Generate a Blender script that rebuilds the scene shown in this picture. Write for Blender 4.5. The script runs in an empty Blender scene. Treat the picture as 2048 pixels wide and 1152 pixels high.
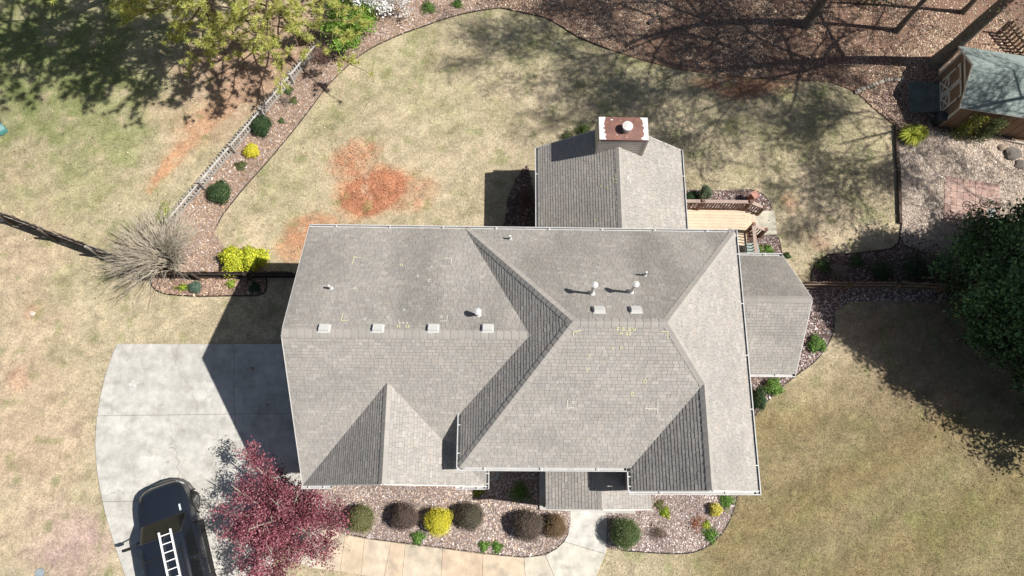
import bpy, bmesh, math, random
import numpy as np
from mathutils import Matrix, Vector, Quaternion

random.seed(7)
RNG = np.random.default_rng(11)
SC = bpy.context.scene
COL = SC.collection

# ------------------------------------------------------------------ camera
FPX, CX, CY, CAMH = 1420.0, 1024.0, 576.0, 29.58        # photo pixels / metres
TH, YAW, ROLL = .288, .077, -.085
_cz, _sz = math.cos(YAW), math.sin(YAW)
_Rz = np.array([[_cz, -_sz, 0], [_sz, _cz, 0], [0, 0, 1]])
_M0 = np.array([[1, 0, 0], [0, math.cos(TH), math.sin(TH)], [0, math.sin(TH), -math.cos(TH)]])
_c, _s = math.cos(ROLL), math.sin(ROLL)
CM = np.array([[_c, -_s, 0], [_s, _c, 0], [0, 0, 1]]) @ _M0 @ _Rz      # rows: right, up, forward
cam_data = bpy.data.cameras.new('camera')
cam = bpy.data.objects.new('camera', cam_data)
COL.objects.link(cam)
cam_data.sensor_width = 36.0
cam_data.lens = FPX / 2048 * 36.0
cam_data.clip_start = 0.1
cam_data.clip_end = 2000
mw = Matrix.Identity(4)
for r in range(3):
    mw[r][0] = CM[0][r]; mw[r][1] = CM[1][r]; mw[r][2] = -CM[2][r]
mw[2][3] = CAMH
cam.matrix_world = mw
SC.camera = cam

# ------------------------------------------------------------------ light
SUNX, SUNY = .709, -.085            # horizontal reach per metre of height, towards the sun
world = bpy.data.worlds.new('World'); SC.world = world; world.use_nodes = True
wn = world.node_tree.nodes; wl = world.node_tree.links
bg = wn['Background']
sky = wn.new('ShaderNodeTexSky'); sky.sky_type = 'NISHITA'; sky.sun_disc = False
sky.sun_elevation = math.atan(1 / math.hypot(SUNX, SUNY))
sky.sun_rotation = math.atan2(SUNX, SUNY)
sky.air_density = 1.0; sky.dust_density = 1.2; sky.ozone_density = 1.0
wl.new(sky.outputs[0], bg.inputs[0]); bg.inputs[1].default_value = 0.052
sun_d = bpy.data.lights.new('sun', 'SUN'); sun_d.energy = 5.0; sun_d.angle = math.radians(.53)
sun_d.color = (1.0, .955, .89)
sun = bpy.data.objects.new('sun', sun_d); COL.objects.link(sun)
sun.rotation_euler = Vector((-SUNX, -SUNY, -1)).to_track_quat('-Z', 'Y').to_euler()
sun.location = (20, -5, 40)
vs = SC.view_settings
vs.view_transform = 'Standard'; vs.look = 'None'; vs.gamma = 1; vs.exposure = 0.41
SC.render.engine = 'CYCLES'
SC.cycles.max_bounces = 5; SC.cycles.transparent_max_bounces = 4

# ------------------------------------------------------------------ geometry helpers
def ray(px, py):
    return CM.T @ np.array([(px - CX) / FPX, -(py - CY) / FPX, 1.0])
def at(px, py, z=0.0):
    d = ray(px, py); t = (z - CAMH) / d[2]
    return Vector((d[0] * t, d[1] * t, z))
def atp(pts, z=0.0):
    return [tuple(at(p[0], p[1], z))[:2] for p in pts]
def smooth_poly(pts, n=6, closed=False):
    """Catmull-Rom through points (2D or 3D)"""
    P = [np.array(p, float) for p in pts]; out = []
    m = len(P); rng = range(m if closed else m - 1)
    for i in rng:
        p0 = P[(i - 1) % m] if (closed or i > 0) else P[0]
        p1 = P[i]; p2 = P[(i + 1) % m]
        p3 = P[(i + 2) % m] if (closed or i + 2 < m) else P[-1]
        for k in range(n):
            t = k / n
            out.append(.5 * ((2 * p1) + (-p0 + p2) * t + (2 * p0 - 5 * p1 + 4 * p2 - p3) * t * t + (-p0 + 3 * p1 - 3 * p2 + p3) * t ** 3))
    if not closed: out.append(P[-1])
    return [tuple(v) for v in out]
def inside(poly, X, Y):
    poly = np.asarray(poly); res = np.zeros(np.shape(X), bool); n = len(poly); j = n - 1
    for i in range(n):
        xi, yi = poly[i][:2]; xj, yj = poly[j][:2]
        if yi != yj:
            c = ((yi > Y) != (yj > Y)) & (X < (xj - xi) * (Y - yi) / (yj - yi) + xi)
            res ^= c
        j = i
    return res
def hash_grid(n, seed):
    return np.random.default_rng(seed).random((n, n))
_hg = {}
def vnoise(X, Y, scale, seed=0):
    if seed not in _hg: _hg[seed] = hash_grid(256, seed + 1000)
    G = _hg[seed]; x = np.asarray(X) * scale; y = np.asarray(Y) * scale
    xi = np.floor(x).astype(int); yi = np.floor(y).astype(int); fx = x - xi; fy = y - yi
    fx = fx * fx * (3 - 2 * fx); fy = fy * fy * (3 - 2 * fy)
    a = G[xi % 256, yi % 256]; b = G[(xi + 1) % 256, yi % 256]; c = G[xi % 256, (yi + 1) % 256]; d = G[(xi + 1) % 256, (yi + 1) % 256]
    return (a * (1 - fx) + b * fx) * (1 - fy) + (c * (1 - fx) + d * fx) * fy
def fbm(X, Y, scale, seed=0, oct=4):
    v = 0; a = .5; tot = 0
    for k in range(oct):
        v = v + a * vnoise(X, Y, scale * 2 ** k, seed + k); tot += a; a *= .55
    return v / tot

class MB:
    """collects polygons; build() links them as one mesh object"""
    def __init__(s): s.v = []; s.f = []; s.c = []; s.col = None
    def poly(s, pts):
        i = len(s.v); s.v += [tuple(p) for p in pts]; s.f.append(tuple(range(i, i + len(pts)))); s.c.append(s.col)
    def faces(s, verts, faces):
        i = len(s.v); s.v += [tuple(p) for p in verts]
        for f in faces: s.f.append(tuple(i + k for k in f)); s.c.append(s.col)
    def box(s, x0, y0, z0, x1, y1, z1):
        V = [(x0, y0, z0), (x1, y0, z0), (x1, y1, z0), (x0, y1, z0), (x0, y0, z1), (x1, y0, z1), (x1, y1, z1), (x0, y1, z1)]
        s.faces(V, BOXF)
    def obox(s, c, ax, ay, az):
        """oriented box: centre and three half-axis vectors"""
        c, ax, ay, az = map(Vector, (c, ax, ay, az))
        V = [c - ax - ay - az, c + ax - ay - az, c + ax + ay - az, c - ax + ay - az, c - ax - ay + az, c + ax - ay + az, c + ax + ay + az, c - ax + ay + az]
        s.faces(V, BOXF)
    def bar(s, p, q, w, h, up=(0, 0, 1)):
        p, q = Vector(p), Vector(q); d = (q - p); L = d.length; d.normalize()
        u = Vector(up); sd = d.cross(u)
        if sd.length < 1e-4: sd = d.cross(Vector((1, 0, 0)))
        sd.normalize(); u = sd.cross(d)
        s.obox((p + q) / 2, d * L / 2, sd * w / 2, u * h / 2)
    def prism(s, poly, z0, z1, bottom=True):
        """poly: list of (x,y); z0,z1 numbers or functions"""
        f0 = z0 if callable(z0) else (lambda x, y: z0); f1 = z1 if callable(z1) else (lambda x, y: z1)
        n = len(poly); B = [(x, y, f0(x, y)) for x, y in poly]; T = [(x, y, f1(x, y)) for x, y in poly]
        fs = [tuple(range(n, 2 * n))] + [(i, (i + 1) % n, n + (i + 1) % n, n + i) for i in range(n)]
        if bottom: fs.append(tuple(reversed(range(n))))
        s.faces(B + T, fs)
    def tube(s, pts, radii, sides=6, cap=True):
        pts = [Vector(p) for p in pts]; n = len(pts)
        if not hasattr(radii, '__len__'): radii = [radii] * n
        d0 = (pts[1] - pts[0]).normalized()
        ref = Vector((0, 0, 1)) if abs(d0.z) < .9 else Vector((1, 0, 0))
        u = d0.cross(ref).normalized(); base = len(s.v)
        for i in range(n):
            d = (pts[min(i + 1, n - 1)] - pts[max(i - 1, 0)])
            if d.length < 1e-9: d = d0
            d = d.normalized(); u = (u - d * u.dot(d))
            if u.length < 1e-6: u = d.orthogonal()
            u.normalize(); w = d.cross(u)
            for k in range(sides):
                a = 2 * math.pi * k / sides
                s.v.append(tuple(pts[i] + (u * math.cos(a) + w * math.sin(a)) * radii[i]))
        for i in range(n - 1):
            for k in range(sides):
                a = base + i * sides + k; b = base + i * sides + (k + 1) % sides
                s.f.append((a, b, b + sides, a + sides)); s.c.append(s.col)
        if cap:
            s.f.append(tuple(reversed(range(base, base + sides)))); s.c.append(s.col)
            s.f.append(tuple(range(base + (n - 1) * sides, base + n * sides))); s.c.append(s.col)
    def disc(s, c, r, z0, z1, n=16, r1=None):
        r1 = r if r1 is None else r1
        B = [(c[0] + r * math.cos(2 * math.pi * k / n), c[1] + r * math.sin(2 * math.pi * k / n), z0) for k in range(n)]
        T = [(c[0] + r1 * math.cos(2 * math.pi * k / n), c[1] + r1 * math.sin(2 * math.pi * k / n), z1) for k in range(n)]
        s.faces(B + T, [tuple(range(n, 2 * n)), tuple(reversed(range(n)))] + [(i, (i + 1) % n, n + (i + 1) % n, n + i) for i in range(n)])
    def mesh(s, name, mat):
        me = bpy.data.meshes.new(name); me.from_pydata(s.v, [], s.f)
        if any(c is not None for c in s.c):
            a = me.attributes.new('col', 'FLOAT_COLOR', 'FACE')
            arr = np.ones((len(s.f), 4), np.float32)
            for i, c in enumerate(s.c):
                if c is not None: arr[i, :3] = c
            a.data.foreach_set('color', arr.ravel())
        if mat: me.materials.append(mat)
        return me
    def build(s, name, mat, parent=None, smooth=False, bevel=0):
        me = s.mesh(name, mat)
        if smooth: me.polygons.foreach_set('use_smooth', [True] * len(me.polygons))
        o = link(name, me, parent)
        if bevel:
            m = o.modifiers.new('bevel', 'BEVEL'); m.width = bevel; m.segments = 2; m.limit_method = 'ANGLE'
        return o
BOXF = [(0, 3, 2, 1), (4, 5, 6, 7), (0, 1, 5, 4), (1, 2, 6, 5), (2, 3, 7, 6), (3, 0, 4, 7)]
def link(name, data, parent=None):
    o = bpy.data.objects.new(name, data); COL.objects.link(o)
    if parent:
        o.parent = parent
        o.matrix_parent_inverse = Matrix.Translation(parent.location).inverted() if parent.parent is None else Matrix.Identity(4)
    return o
def arrays(name, V, Fa, mat, parent=None, cols=None, smooth=False):
    """big mesh from numpy: V (n,3), Fa (m,k) with equal k; cols per face"""
    V = np.asarray(V, np.float32); Fa = np.asarray(Fa, np.int32); m, k = Fa.shape
    me = bpy.data.meshes.new(name)
    me.vertices.add(len(V)); me.vertices.foreach_set('co', V.ravel())
    me.loops.add(m * k); me.loops.foreach_set('vertex_index', Fa.ravel())
    me.polygons.add(m); me.polygons.foreach_set('loop_start', np.arange(0, m * k, k, dtype=np.int32))
    me.polygons.foreach_set('loop_total', np.full(m, k, np.int32))
    if smooth: me.polygons.foreach_set('use_smooth', np.ones(m, bool))
    me.update(calc_edges=True)
    if cols is not None:
        a = me.attributes.new('col', 'FLOAT_COLOR', 'FACE')
        c4 = np.ones((m, 4), np.float32); c4[:, :3] = cols; a.data.foreach_set('color', c4.ravel())
    me.materials.append(mat)
    return link(name, me, parent)
def thing(name, label, cat, loc=(0, 0, 0), group=None):
    o = bpy.data.objects.new(name, None); COL.objects.link(o); o.location = loc
    o.empty_display_size = .3
    return tag(o, label, cat, group)
def tag(o, label=None, cat=None, group=None, kind=None):
    if label: o['label'] = label
    if cat: o['category'] = cat
    if group: o['group'] = group
    if kind: o['kind'] = kind
    return o

# ------------------------------------------------------------------ materials
MATS = {}
def _nodes(name):
    m = bpy.data.materials.new(name); m.use_nodes = True
    nt = m.node_tree; b = nt.nodes['Principled BSDF']
    return m, nt, b
def N(nt, t, **kw):
    n = nt.nodes.new(t)
    for k, v in kw.items(): setattr(n, k, v)
    return n
def mat(name, col=(.5, .5, .5), rough=.8, attr=False, noise=(), bump=0.0, bscale=20, metal=0, spec=.3, coat=0, trans=0, coords='Object', dirt=None):
    """col (or the mesh's face colour), multiplied by noises [(scale, low, high), ...]; dirt=(scale, colour, amount, threshold)"""
    if name in MATS: return MATS[name]
    m, nt, b = _nodes(name); L = nt.links
    tc = N(nt, 'ShaderNodeTexCoord'); co = tc.outputs[coords]
    if coords == 'World':
        pass
    if attr:
        a = N(nt, 'ShaderNodeAttribute', attribute_name='col'); cur = a.outputs['Color']
    else:
        c = N(nt, 'ShaderNodeRGB'); c.outputs[0].default_value = (*col, 1); cur = c.outputs[0]
    for k, (sc, lo, hi) in enumerate(noise):
        t = N(nt, 'ShaderNodeTexNoise'); t.inputs['Scale'].default_value = sc; t.inputs['Detail'].default_value = 4; t.inputs['Roughness'].default_value = .65
        L.new(co, t.inputs['Vector'])
        mr = N(nt, 'ShaderNodeMapRange'); mr.inputs[1].default_value = .28; mr.inputs[2].default_value = .72; mr.inputs[3].default_value = lo; mr.inputs[4].default_value = hi
        L.new(t.outputs['Fac'], mr.inputs[0])
        v = N(nt, 'ShaderNodeVectorMath', operation='SCALE'); L.new(cur, v.inputs[0]); L.new(mr.outputs[0], v.inputs['Scale'])
        cur = v.outputs[0]
    if dirt:
        sc, dc, amt, thr = dirt
        t = N(nt, 'ShaderNodeTexNoise'); t.inputs['Scale'].default_value = sc; t.inputs['Detail'].default_value = 5; t.inputs['Roughness'].default_value = .7
        L.new(co, t.inputs['Vector'])
        mr = N(nt, 'ShaderNodeMapRange'); mr.inputs[1].default_value = thr; mr.inputs[2].default_value = thr + .2; mr.inputs[3].default_value = 0; mr.inputs[4].default_value = amt
        L.new(t.outputs['Fac'], mr.inputs[0])
        mx = N(nt, 'ShaderNodeMix', data_type='RGBA'); L.new(mr.outputs[0], mx.inputs[0]); L.new(cur, mx.inputs[6]); mx.inputs[7].default_value = (*dc, 1)
        cur = mx.outputs[2]
    L.new(cur, b.inputs['Base Color'])
    b.inputs['Roughness'].default_value = rough; b.inputs['Metallic'].default_value = metal
    b.inputs['Specular IOR Level'].default_value = spec; b.inputs['Coat Weight'].default_value = coat
    if bump:
        t = N(nt, 'ShaderNodeTexNoise'); t.inputs['Scale'].default_value = bscale; t.inputs['Detail'].default_value = 4
        L.new(co, t.inputs['Vector'])
        bp = N(nt, 'ShaderNodeBump'); bp.inputs['Strength'].default_value = 1; bp.inputs['Distance'].default_value = bump
        L.new(t.outputs['Fac'], bp.inputs['Height']); L.new(bp.outputs[0], b.inputs['Normal'])
    if trans:
        out = nt.nodes['Material Output']
        tr = N(nt, 'ShaderNodeBsdfTranslucent'); L.new(cur, tr.inputs[0])
        ms = N(nt, 'ShaderNodeMixShader'); ms.inputs[0].default_value = trans
        L.new(b.outputs[0], ms.inputs[1]); L.new(tr.outputs[0], ms.inputs[2]); L.new(ms.outputs[0], out.inputs[0])
    MATS[name] = m
    return m

M_LEAF = mat('leaf', attr=True, rough=.6, spec=.25, trans=.25)
M_NEEDLE = mat('needle', attr=True, rough=.6, spec=.3, trans=.3)
M_BARK = mat('bark', (.17, .145, .12), .9, noise=[(6, .6, 1.35), (30, .7, 1.3)], bump=.02, bscale=18)
M_TWIG = mat('twig', (.34, .29, .22), .9, noise=[(9, .6, 1.3)])
M_TWIGD = mat('dark_twig', (.12, .095, .085), .9, noise=[(9, .6, 1.3)])
M_WHITE = mat('white_paint', (.64, .64, .63), .5, noise=[(3, .9, 1.04)], dirt=(9, (.35, .33, .3), .4, .58))
M_GUTTER = mat('gutter_aluminium', (.50, .50, .495), .5, noise=[(2, .82, 1.08)], dirt=(4, (.28, .27, .25), .65, .5))
M_GUTFLOOR = mat('dark_gutter_floor', (.15, .15, .15), .9, noise=[(12, .6, 1.4)])
M_VENT = mat('vent_paint', (.55, .55, .53), .5, dirt=(14, (.42, .38, .34), .45, .54))
M_CONC = mat('concrete', attr=True, rough=.85, noise=[(.45, .80, 1.12), (2.4, .78, 1.14), (45, .8, 1.16)], bump=.004, bscale=60, dirt=(1.3, (.25, .235, .20), .6, .5))
M_CHIP = mat('chip', attr=True, rough=.9, spec=.15)

# ================================================================== THE GROUND
gx = np.concatenate([[-500, -200, -90, -50, -36], np.arange(-27, 29.01, .12), [36, 50, 90, 200, 500]])
gy = np.concatenate([[-500, -200, -80, -30, -12], np.arange(-6, 27.01, .12), [34, 50, 90, 200, 500]])
GX, GY = np.meshgrid(gx, gy)
TAN = np.array([.465, .395, .27]); GREEN = np.array([.19, .215, .085]); OLIVE = np.array([.30, .265, .155]); SOIL = np.array([.46, .195, .105])
PALE = np.array([.55, .465, .325]); PINK = np.array([.47, .34, .30]); STRAW = np.array([.34, .225, .16]); RUST = np.array([.40, .13, .06])

def blob(X, Y, px, py, rx, ry=None, ang=0, warp=.5, seed=3, soft=1.0):
    c = at(px, py); ry = ry or rx
    w1 = (fbm(X, Y, .7, seed, 3) - .5) * 2 * warp * min(rx, ry); w2 = (fbm(X, Y, .7, seed + 40, 3) - .5) * 2 * warp * min(rx, ry)
    dx = X - c.x + w1; dy = Y - c.y + w2
    ca, sa = math.cos(ang), math.sin(ang)
    u = (dx * ca + dy * sa) / rx; v = (-dx * sa + dy * ca) / ry
    d = np.sqrt(u * u + v * v)
    return np.clip((1.25 - d) / (.5 * soft), 0, 1)

def ground_colour(X, Y):
    X = np.asarray(X, float); Y = np.asarray(Y, float)
    n1 = fbm(X, Y, .45, 5); n2 = fbm(X, Y, 1.3, 9); n3 = fbm(X, Y, 5.0, 15, 3)
    ca_, sa_ = math.cos(.55), math.sin(.55); n4 = fbm((X * ca_ + Y * sa_) * .45, (-X * sa_ + Y * ca_) * 2.6, 1.0, 19, 3); n5 = fbm(X, Y, 2.6, 17, 3)
    c = np.zeros(X.shape + (3,)) + TAN
    def mix(w, col):
        nonlocal c
        w = np.clip(w, 0, 1)[..., None]; c = c * (1 - w) + np.asarray(col) * w
    # mown stripes and thin patches
    mix((n1 - .5) * 2.0 + .12, PALE)
    # front lawn right of the house: browner, with faint diagonal mowing bands
    fr = np.clip((X - 6.5) / 2.5, 0, 1) * np.clip((6.0 - Y) / 3.0, 0, 1)
    mix(fr * .95, np.array([.30, .235, .13]))
    band = .5 + .5 * np.sin((X * .62 - Y * 1.35) * 1.25 + 2.4 * n1)
    mix(fr * band * .36, PALE * .66)
    mix(fr * (n2 - .5) * .9, GREEN * 1.1)
    mix((1 - fr) * (n2 - .52) * 2.0 * (.4 + 1.2 * n1), OLIVE)
    mix((1 - fr) * (n3 - .52) * 1.3, OLIVE * .95)
    # greener lawn
    for px, py, r, a in ((20, 40, 5.5, .95), (110, 190, 3.6, .75), (60, 330, 2.2, .55), (190, 340, 2.6, .5), (0, 215, 2.4, .7), (250, 250, 2.2, .5),
                         (300, 100, 3.5, .25), (150, 95, 4, .45), (320, 425, 1.6, .6), (130, 395, 1.6, .45), (130, 560, 2.4, .35), (400, 300, 1.2, .2),
                         (730, 150, 2.4, .6), (850, 60, 2.2, .6), (650, 235, 1.6, .55), (1130, 75, 3, .6), (1290, 120, 3, .5), (1010, 60, 2, .4),
                         (880, 240, 1.3, .4), (960, 200, 1.7, .3), (840, 170, 1.6, .35), (1520, 300, 4.5, .38), (1650, 250, 3, .32), (1700, 400, 2, .22), (560, 400, 1.6, .3), (540, 340, 1.4, .3),
                         (1930, 1040, 2.4, .38), (1850, 1060, 1.6, .3), (1600, 1110, 2.2, .22), (620, 300, 1.2, .3)):
        mix(blob(X, Y, px, py, r, warp=.9, soft=1.8) * a * (1.15 if px < 330 and py < 300 else .6) * (.25 + 1.25 * n2), GREEN * (1.0 if a > .5 else 1.25))
    # worn, pale and pinkish ground on the far left
    for px, py, r, a in ((20, 900, 2.8, .75), (30, 760, 2.6, .6), (20, 470, 2.2, .55), (90, 640, 1.6, .45), (20, 560, 1.9, .5), (60, 1000, 2.2, .6), (150, 830, 1.6, .35), (30, 330, 1.2, .5)):
        mix(blob(X, Y, px, py, r, warp=.8, soft=1.8) * a, np.array([.49, .375, .27]))
    mix(blob(X, Y, 140, 1080, 2.2, 1.7, warp=.7, soft=1.6) * .75 * (.5 + n2), PINK)
    mix(blob(X, Y, 40, 1010, 1.5, warp=.9) * .35, PALE)
    # bright dry rubs beside the deck
    for px, py, r, a in ((1660, 445, 1.3, .6), (1590, 420, .6, .5), (1720, 470, .9, .4), (1640, 380, .8, .3), (440, 420, .5, .5), (500, 470, .8, .4)):
        mix(blob(X, Y, px, py, r, warp=.9, soft=1.6) * a, np.array([.60, .49, .35]))
    # bare red clay
    clay = np.maximum.reduce([blob(X, Y, 748, 380, 1.8, 1.2, .35, .4, 21, .7), blob(X, Y, 708, 325, 1.05, 1.0, .4, .5, 22, 1.1), blob(X, Y, 722, 302, .9, .75, .2, .5, 26, 1.2), blob(X, Y, 830, 385, 1.1, .8, 0, .6, 23, 1.2) * .75])
    dith = np.clip((fbm(X, Y, 3.6, 71, 2) - .28) * 3, .6, 1)
    mix(clay * .92 * dith, SOIL * np.array([1.1, 1.38, 1.5]))
    mix(blob(X, Y, 748, 382, 1.4, .9, .35, .25, 24, .35) * .78, SOIL * np.array([.94, .92, .95]))
    mix(blob(X, Y, 622, 458, 1.15, .8, .3, .4, 25, .9) * .85 * (.55 + .8 * n3), SOIL * np.array([1.08, 1.4, 1.5]))
    mix(blob(X, Y, 585, 495, .8, .7, .0, .4, 27, .9) * .7 * (.55 + .8 * n3), SOIL * np.array([1.08, 1.4, 1.5]))
    # clay swale on the left lawn
    a0 = at(298, 378); a1 = at(395, 255); a2 = at(490, 175)
    for (p, q, w0, w1) in ((a0, a1, .24, .62), (a1, a2, .62, .75)):
        d = np.array([q.x - p.x, q.y - p.y]); L = np.hypot(*d); d /= L
        s = np.clip(((X - p.x) * d[0] + (Y - p.y) * d[1]) / L, 0, 1)
        dist = np.hypot(X - p.x - d[0] * s * L, Y - p.y - d[1] * s * L) + (fbm(X, Y, 2.0, 31) - .5) * .35
        wid = (w0 * (1 - s) + w1 * s)
        fade = 1.0 if p is a0 else 1.0 - .5 * s
        mix(np.clip((wid - dist) / .16, 0, 1) * fade * (.85 + .3 * n3), np.array([.53, .30, .175]))
        mix(np.clip((wid * 2.2 - dist) / .6, 0, 1) * .28 * fade, np.array([.53, .37, .22]))
    # pine straw below the pine
    mix(blob(X, Y, 510, 130, 4.8, 3.0, .6, .6, 33, 1.6) * .9, STRAW * 1.2)
    mix(blob(X, Y, 1490, 170, 2.6, .7, 0, .6, 35, 1.4) * .7, SOIL * .8)
    # reddish scuffs
    for px, py, r in ((1590, 410, .35), (1578, 395, .3), (65, 625, .35), (40, 760, .5), (1900, 790, .6), (1780, 660, .7), (1640, 490, .4)):
        mix(blob(X, Y, px, py, r, warp=.9) * .45, np.array([.5, .3, .2]))
    # lawn turns darker brown beside the evergreen
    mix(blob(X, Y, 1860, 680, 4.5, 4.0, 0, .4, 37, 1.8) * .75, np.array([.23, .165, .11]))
    c *= ((.78 + .44 * n3) * (.80 + .40 * n5) * (.84 + .32 * n4))[..., None]
    c *= (1 - .2 * fr)[..., None]; c[..., 2] *= (1 - .08 * fr)
    # weeds and worn crowns
    mix(np.clip((fbm(X, Y, 1.9, 91, 2) - .70) * 6, 0, .5) * (1 - .6 * fr), GREEN * 1.15)
    mix(np.clip((fbm(X, Y, 1.5, 95, 2) - .72) * 6, 0, .45) * (1 - fr), np.array([.55, .44, .31]))
    global CLAYM
    CLAYM = np.clip(clay, 0, 1)
    return c

gc = ground_colour(GX, GY)
GZ = (fbm(GX, GY, .8, 51, 3) - .5) * .03
GZ = GZ - .05 * CLAYM + CLAYM * .022 * np.sin((GX * .8 + GY * .6) * 9 + 3 * fbm(GX, GY, .9, 55)) + CLAYM * (fbm(GX, GY, 4, 57) - .5) * .05
GZ = np.where((abs(GX) < 27) & (GY > -6) & (GY < 27), GZ, 0) - .02
gv = np.stack([GX, GY, GZ], -1).reshape(-1, 3)
ny, nx = GX.shape
idx = np.arange(nx * ny).reshape(ny, nx)
gf = np.stack([idx[:-1, :-1], idx[:-1, 1:], idx[1:, 1:], idx[1:, :-1]], -1).reshape(-1, 4)
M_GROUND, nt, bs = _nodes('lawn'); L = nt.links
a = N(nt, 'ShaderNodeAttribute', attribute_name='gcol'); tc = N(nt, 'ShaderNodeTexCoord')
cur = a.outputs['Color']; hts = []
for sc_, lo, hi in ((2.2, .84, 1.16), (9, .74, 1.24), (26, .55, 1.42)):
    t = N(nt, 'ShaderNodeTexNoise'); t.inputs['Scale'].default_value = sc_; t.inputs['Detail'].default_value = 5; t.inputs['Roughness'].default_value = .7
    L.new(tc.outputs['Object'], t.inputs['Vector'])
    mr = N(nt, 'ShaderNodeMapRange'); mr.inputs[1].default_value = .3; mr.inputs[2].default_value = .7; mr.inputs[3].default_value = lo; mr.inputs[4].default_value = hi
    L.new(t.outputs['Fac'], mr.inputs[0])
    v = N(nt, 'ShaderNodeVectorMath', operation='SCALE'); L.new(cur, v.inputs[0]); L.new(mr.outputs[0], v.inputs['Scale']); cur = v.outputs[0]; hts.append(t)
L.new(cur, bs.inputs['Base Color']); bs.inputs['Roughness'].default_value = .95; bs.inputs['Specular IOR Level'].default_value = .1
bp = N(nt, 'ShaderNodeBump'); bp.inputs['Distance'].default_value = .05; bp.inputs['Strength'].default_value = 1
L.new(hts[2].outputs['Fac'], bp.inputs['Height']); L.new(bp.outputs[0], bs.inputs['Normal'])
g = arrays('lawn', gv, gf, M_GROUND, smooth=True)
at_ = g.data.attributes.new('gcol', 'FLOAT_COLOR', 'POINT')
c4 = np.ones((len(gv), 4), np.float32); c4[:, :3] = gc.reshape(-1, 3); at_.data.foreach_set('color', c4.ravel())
tag(g, kind='structure')

# ---------------------------------------------------------------- scatter helpers
def scatter(poly, n, holes=()):
    P = np.array(poly); lo = P.min(0); hi = P.max(0); out = []
    need = n; area_guard = 0
    while need > 0 and area_guard < 60:
        X = RNG.uniform(lo[0], hi[0], need * 3); Y = RNG.uniform(lo[1], hi[1], need * 3)
        k = inside(poly, X, Y)
        for h in holes: k &= ~inside(h, X, Y)
        pts = np.stack([X[k], Y[k]], 1)[:need]; out.append(pts); need -= len(pts); area_guard += 1
    return np.concatenate(out)
def area(poly):
    P = np.array(poly); return abs(np.dot(P[:, 0], np.roll(P[:, 1], 1)) - np.dot(P[:, 1], np.roll(P[:, 0], 1))) / 2
def quads(C, length, width, tilt=.35, ang=None):
    """random flat pieces: centres (n,3) -> verts, faces"""
    n = len(C); a = RNG.uniform(0, 2 * math.pi, n) if ang is None else ang
    t1 = RNG.normal(0, tilt, n); t2 = RNG.normal(0, tilt, n)
    ux = np.stack([np.cos(a) * np.cos(t1), np.sin(a) * np.cos(t1), np.sin(t1)], 1)
    uy = np.stack([-np.sin(a) * np.cos(t2), np.cos(a) * np.cos(t2), np.sin(t2)], 1)
    l = np.asarray(length).reshape(-1, 1) / 2; w = np.asarray(width).reshape(-1, 1) / 2
    V = np.stack([C - ux * l - uy * w * .6, C + ux * l * .3 - uy * w, C + ux * l + uy * w * .3, C - ux * l * .2 + uy * w], 1).reshape(-1, 3)
    return V, np.arange(4 * n).reshape(n, 4)
def pal(n, colours, weights=None, jit=.17):
    P = np.array(colours); i = RNG.choice(len(P), n, p=None if weights is None else np.array(weights) / sum(weights))
    return np.clip(P[i] * (1 + RNG.normal(0, jit, (n, 1))), .01, 1)
GREYCHIP = [(.52, .455, .43), (.44, .37, .345), (.62, .56, .53), (.32, .25, .225), (.41, .31, .26), (.20, .145, .125)]
LEAFLIT = [(.45, .34, .235), (.58, .485, .36), (.34, .235, .16), (.23, .155, .11), (.66, .575, .46), (.40, .305, .235), (.13, .09, .07)]
TANCHIP = [(.56, .42, .30), (.46, .31, .22), (.65, .52, .39), (.30, .19, .14), (.20, .13, .1)]
GRAVEL = [(.64, .565, .48), (.56, .47, .39), (.74, .68, .60), (.48, .40, .335), (.60, .49, .385), (.34, .27, .22)]
DARKM = [(.23, .15, .125), (.16, .10, .085), (.33, .235, .205), (.42, .33, .30), (.10, .065, .055)]
STRAWC = [(.44, .29, .195), (.34, .21, .14), (.54, .385, .275), (.22, .135, .095), (.58, .45, .34), (.40, .32, .30)]
BEDZ = .03
def bed(name, px, base, palette, dens=420, size=(.05, .12), smooth=True, z=BEDZ, weights=None, litter='bark_chips', holes=(), drift=.4):
    poly = atp(px)
    m = MB(); m.prism(poly, -.06, z); o = m.build(name, mat(name + '_soil', base, .95, noise=[(5, .65, 1.3), (24, .6, 1.4)], bump=.03, bscale=22)); tag(o, kind='structure')
    n = int(area(poly) * dens); P = scatter(poly, n, holes)
    if drift > 1:
        q = fbm(P[:, 0], P[:, 1], .5, 63, 4); P = P[RNG.random(n) < np.clip((q - .3) * 3.2, .22, 1)]; n = len(P)
    C = np.concatenate([P, RNG.uniform(z + .004, z + .03, (n, 1))], 1)
    k_ = np.exp(RNG.normal(0, .35, n)); V, Fq = quads(C, RNG.uniform(*size, n) * k_, RNG.uniform(size[0] * .5, size[1] * .42, n) * k_)
    # large-scale drift of the palette so the bed is not even
    d = fbm(P[:, 0], P[:, 1], .9, 61)
    d2 = fbm(P[:, 0], P[:, 1], .28, 67)
    cols = pal(n, palette, weights) * (.66 + .68 * d)[:, None] * (1 + (d2 - .5) * drift)[:, None]
    s = arrays(litter, V, Fq, M_CHIP, cols=cols); tag(s, kind='stuff')
    return poly

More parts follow.
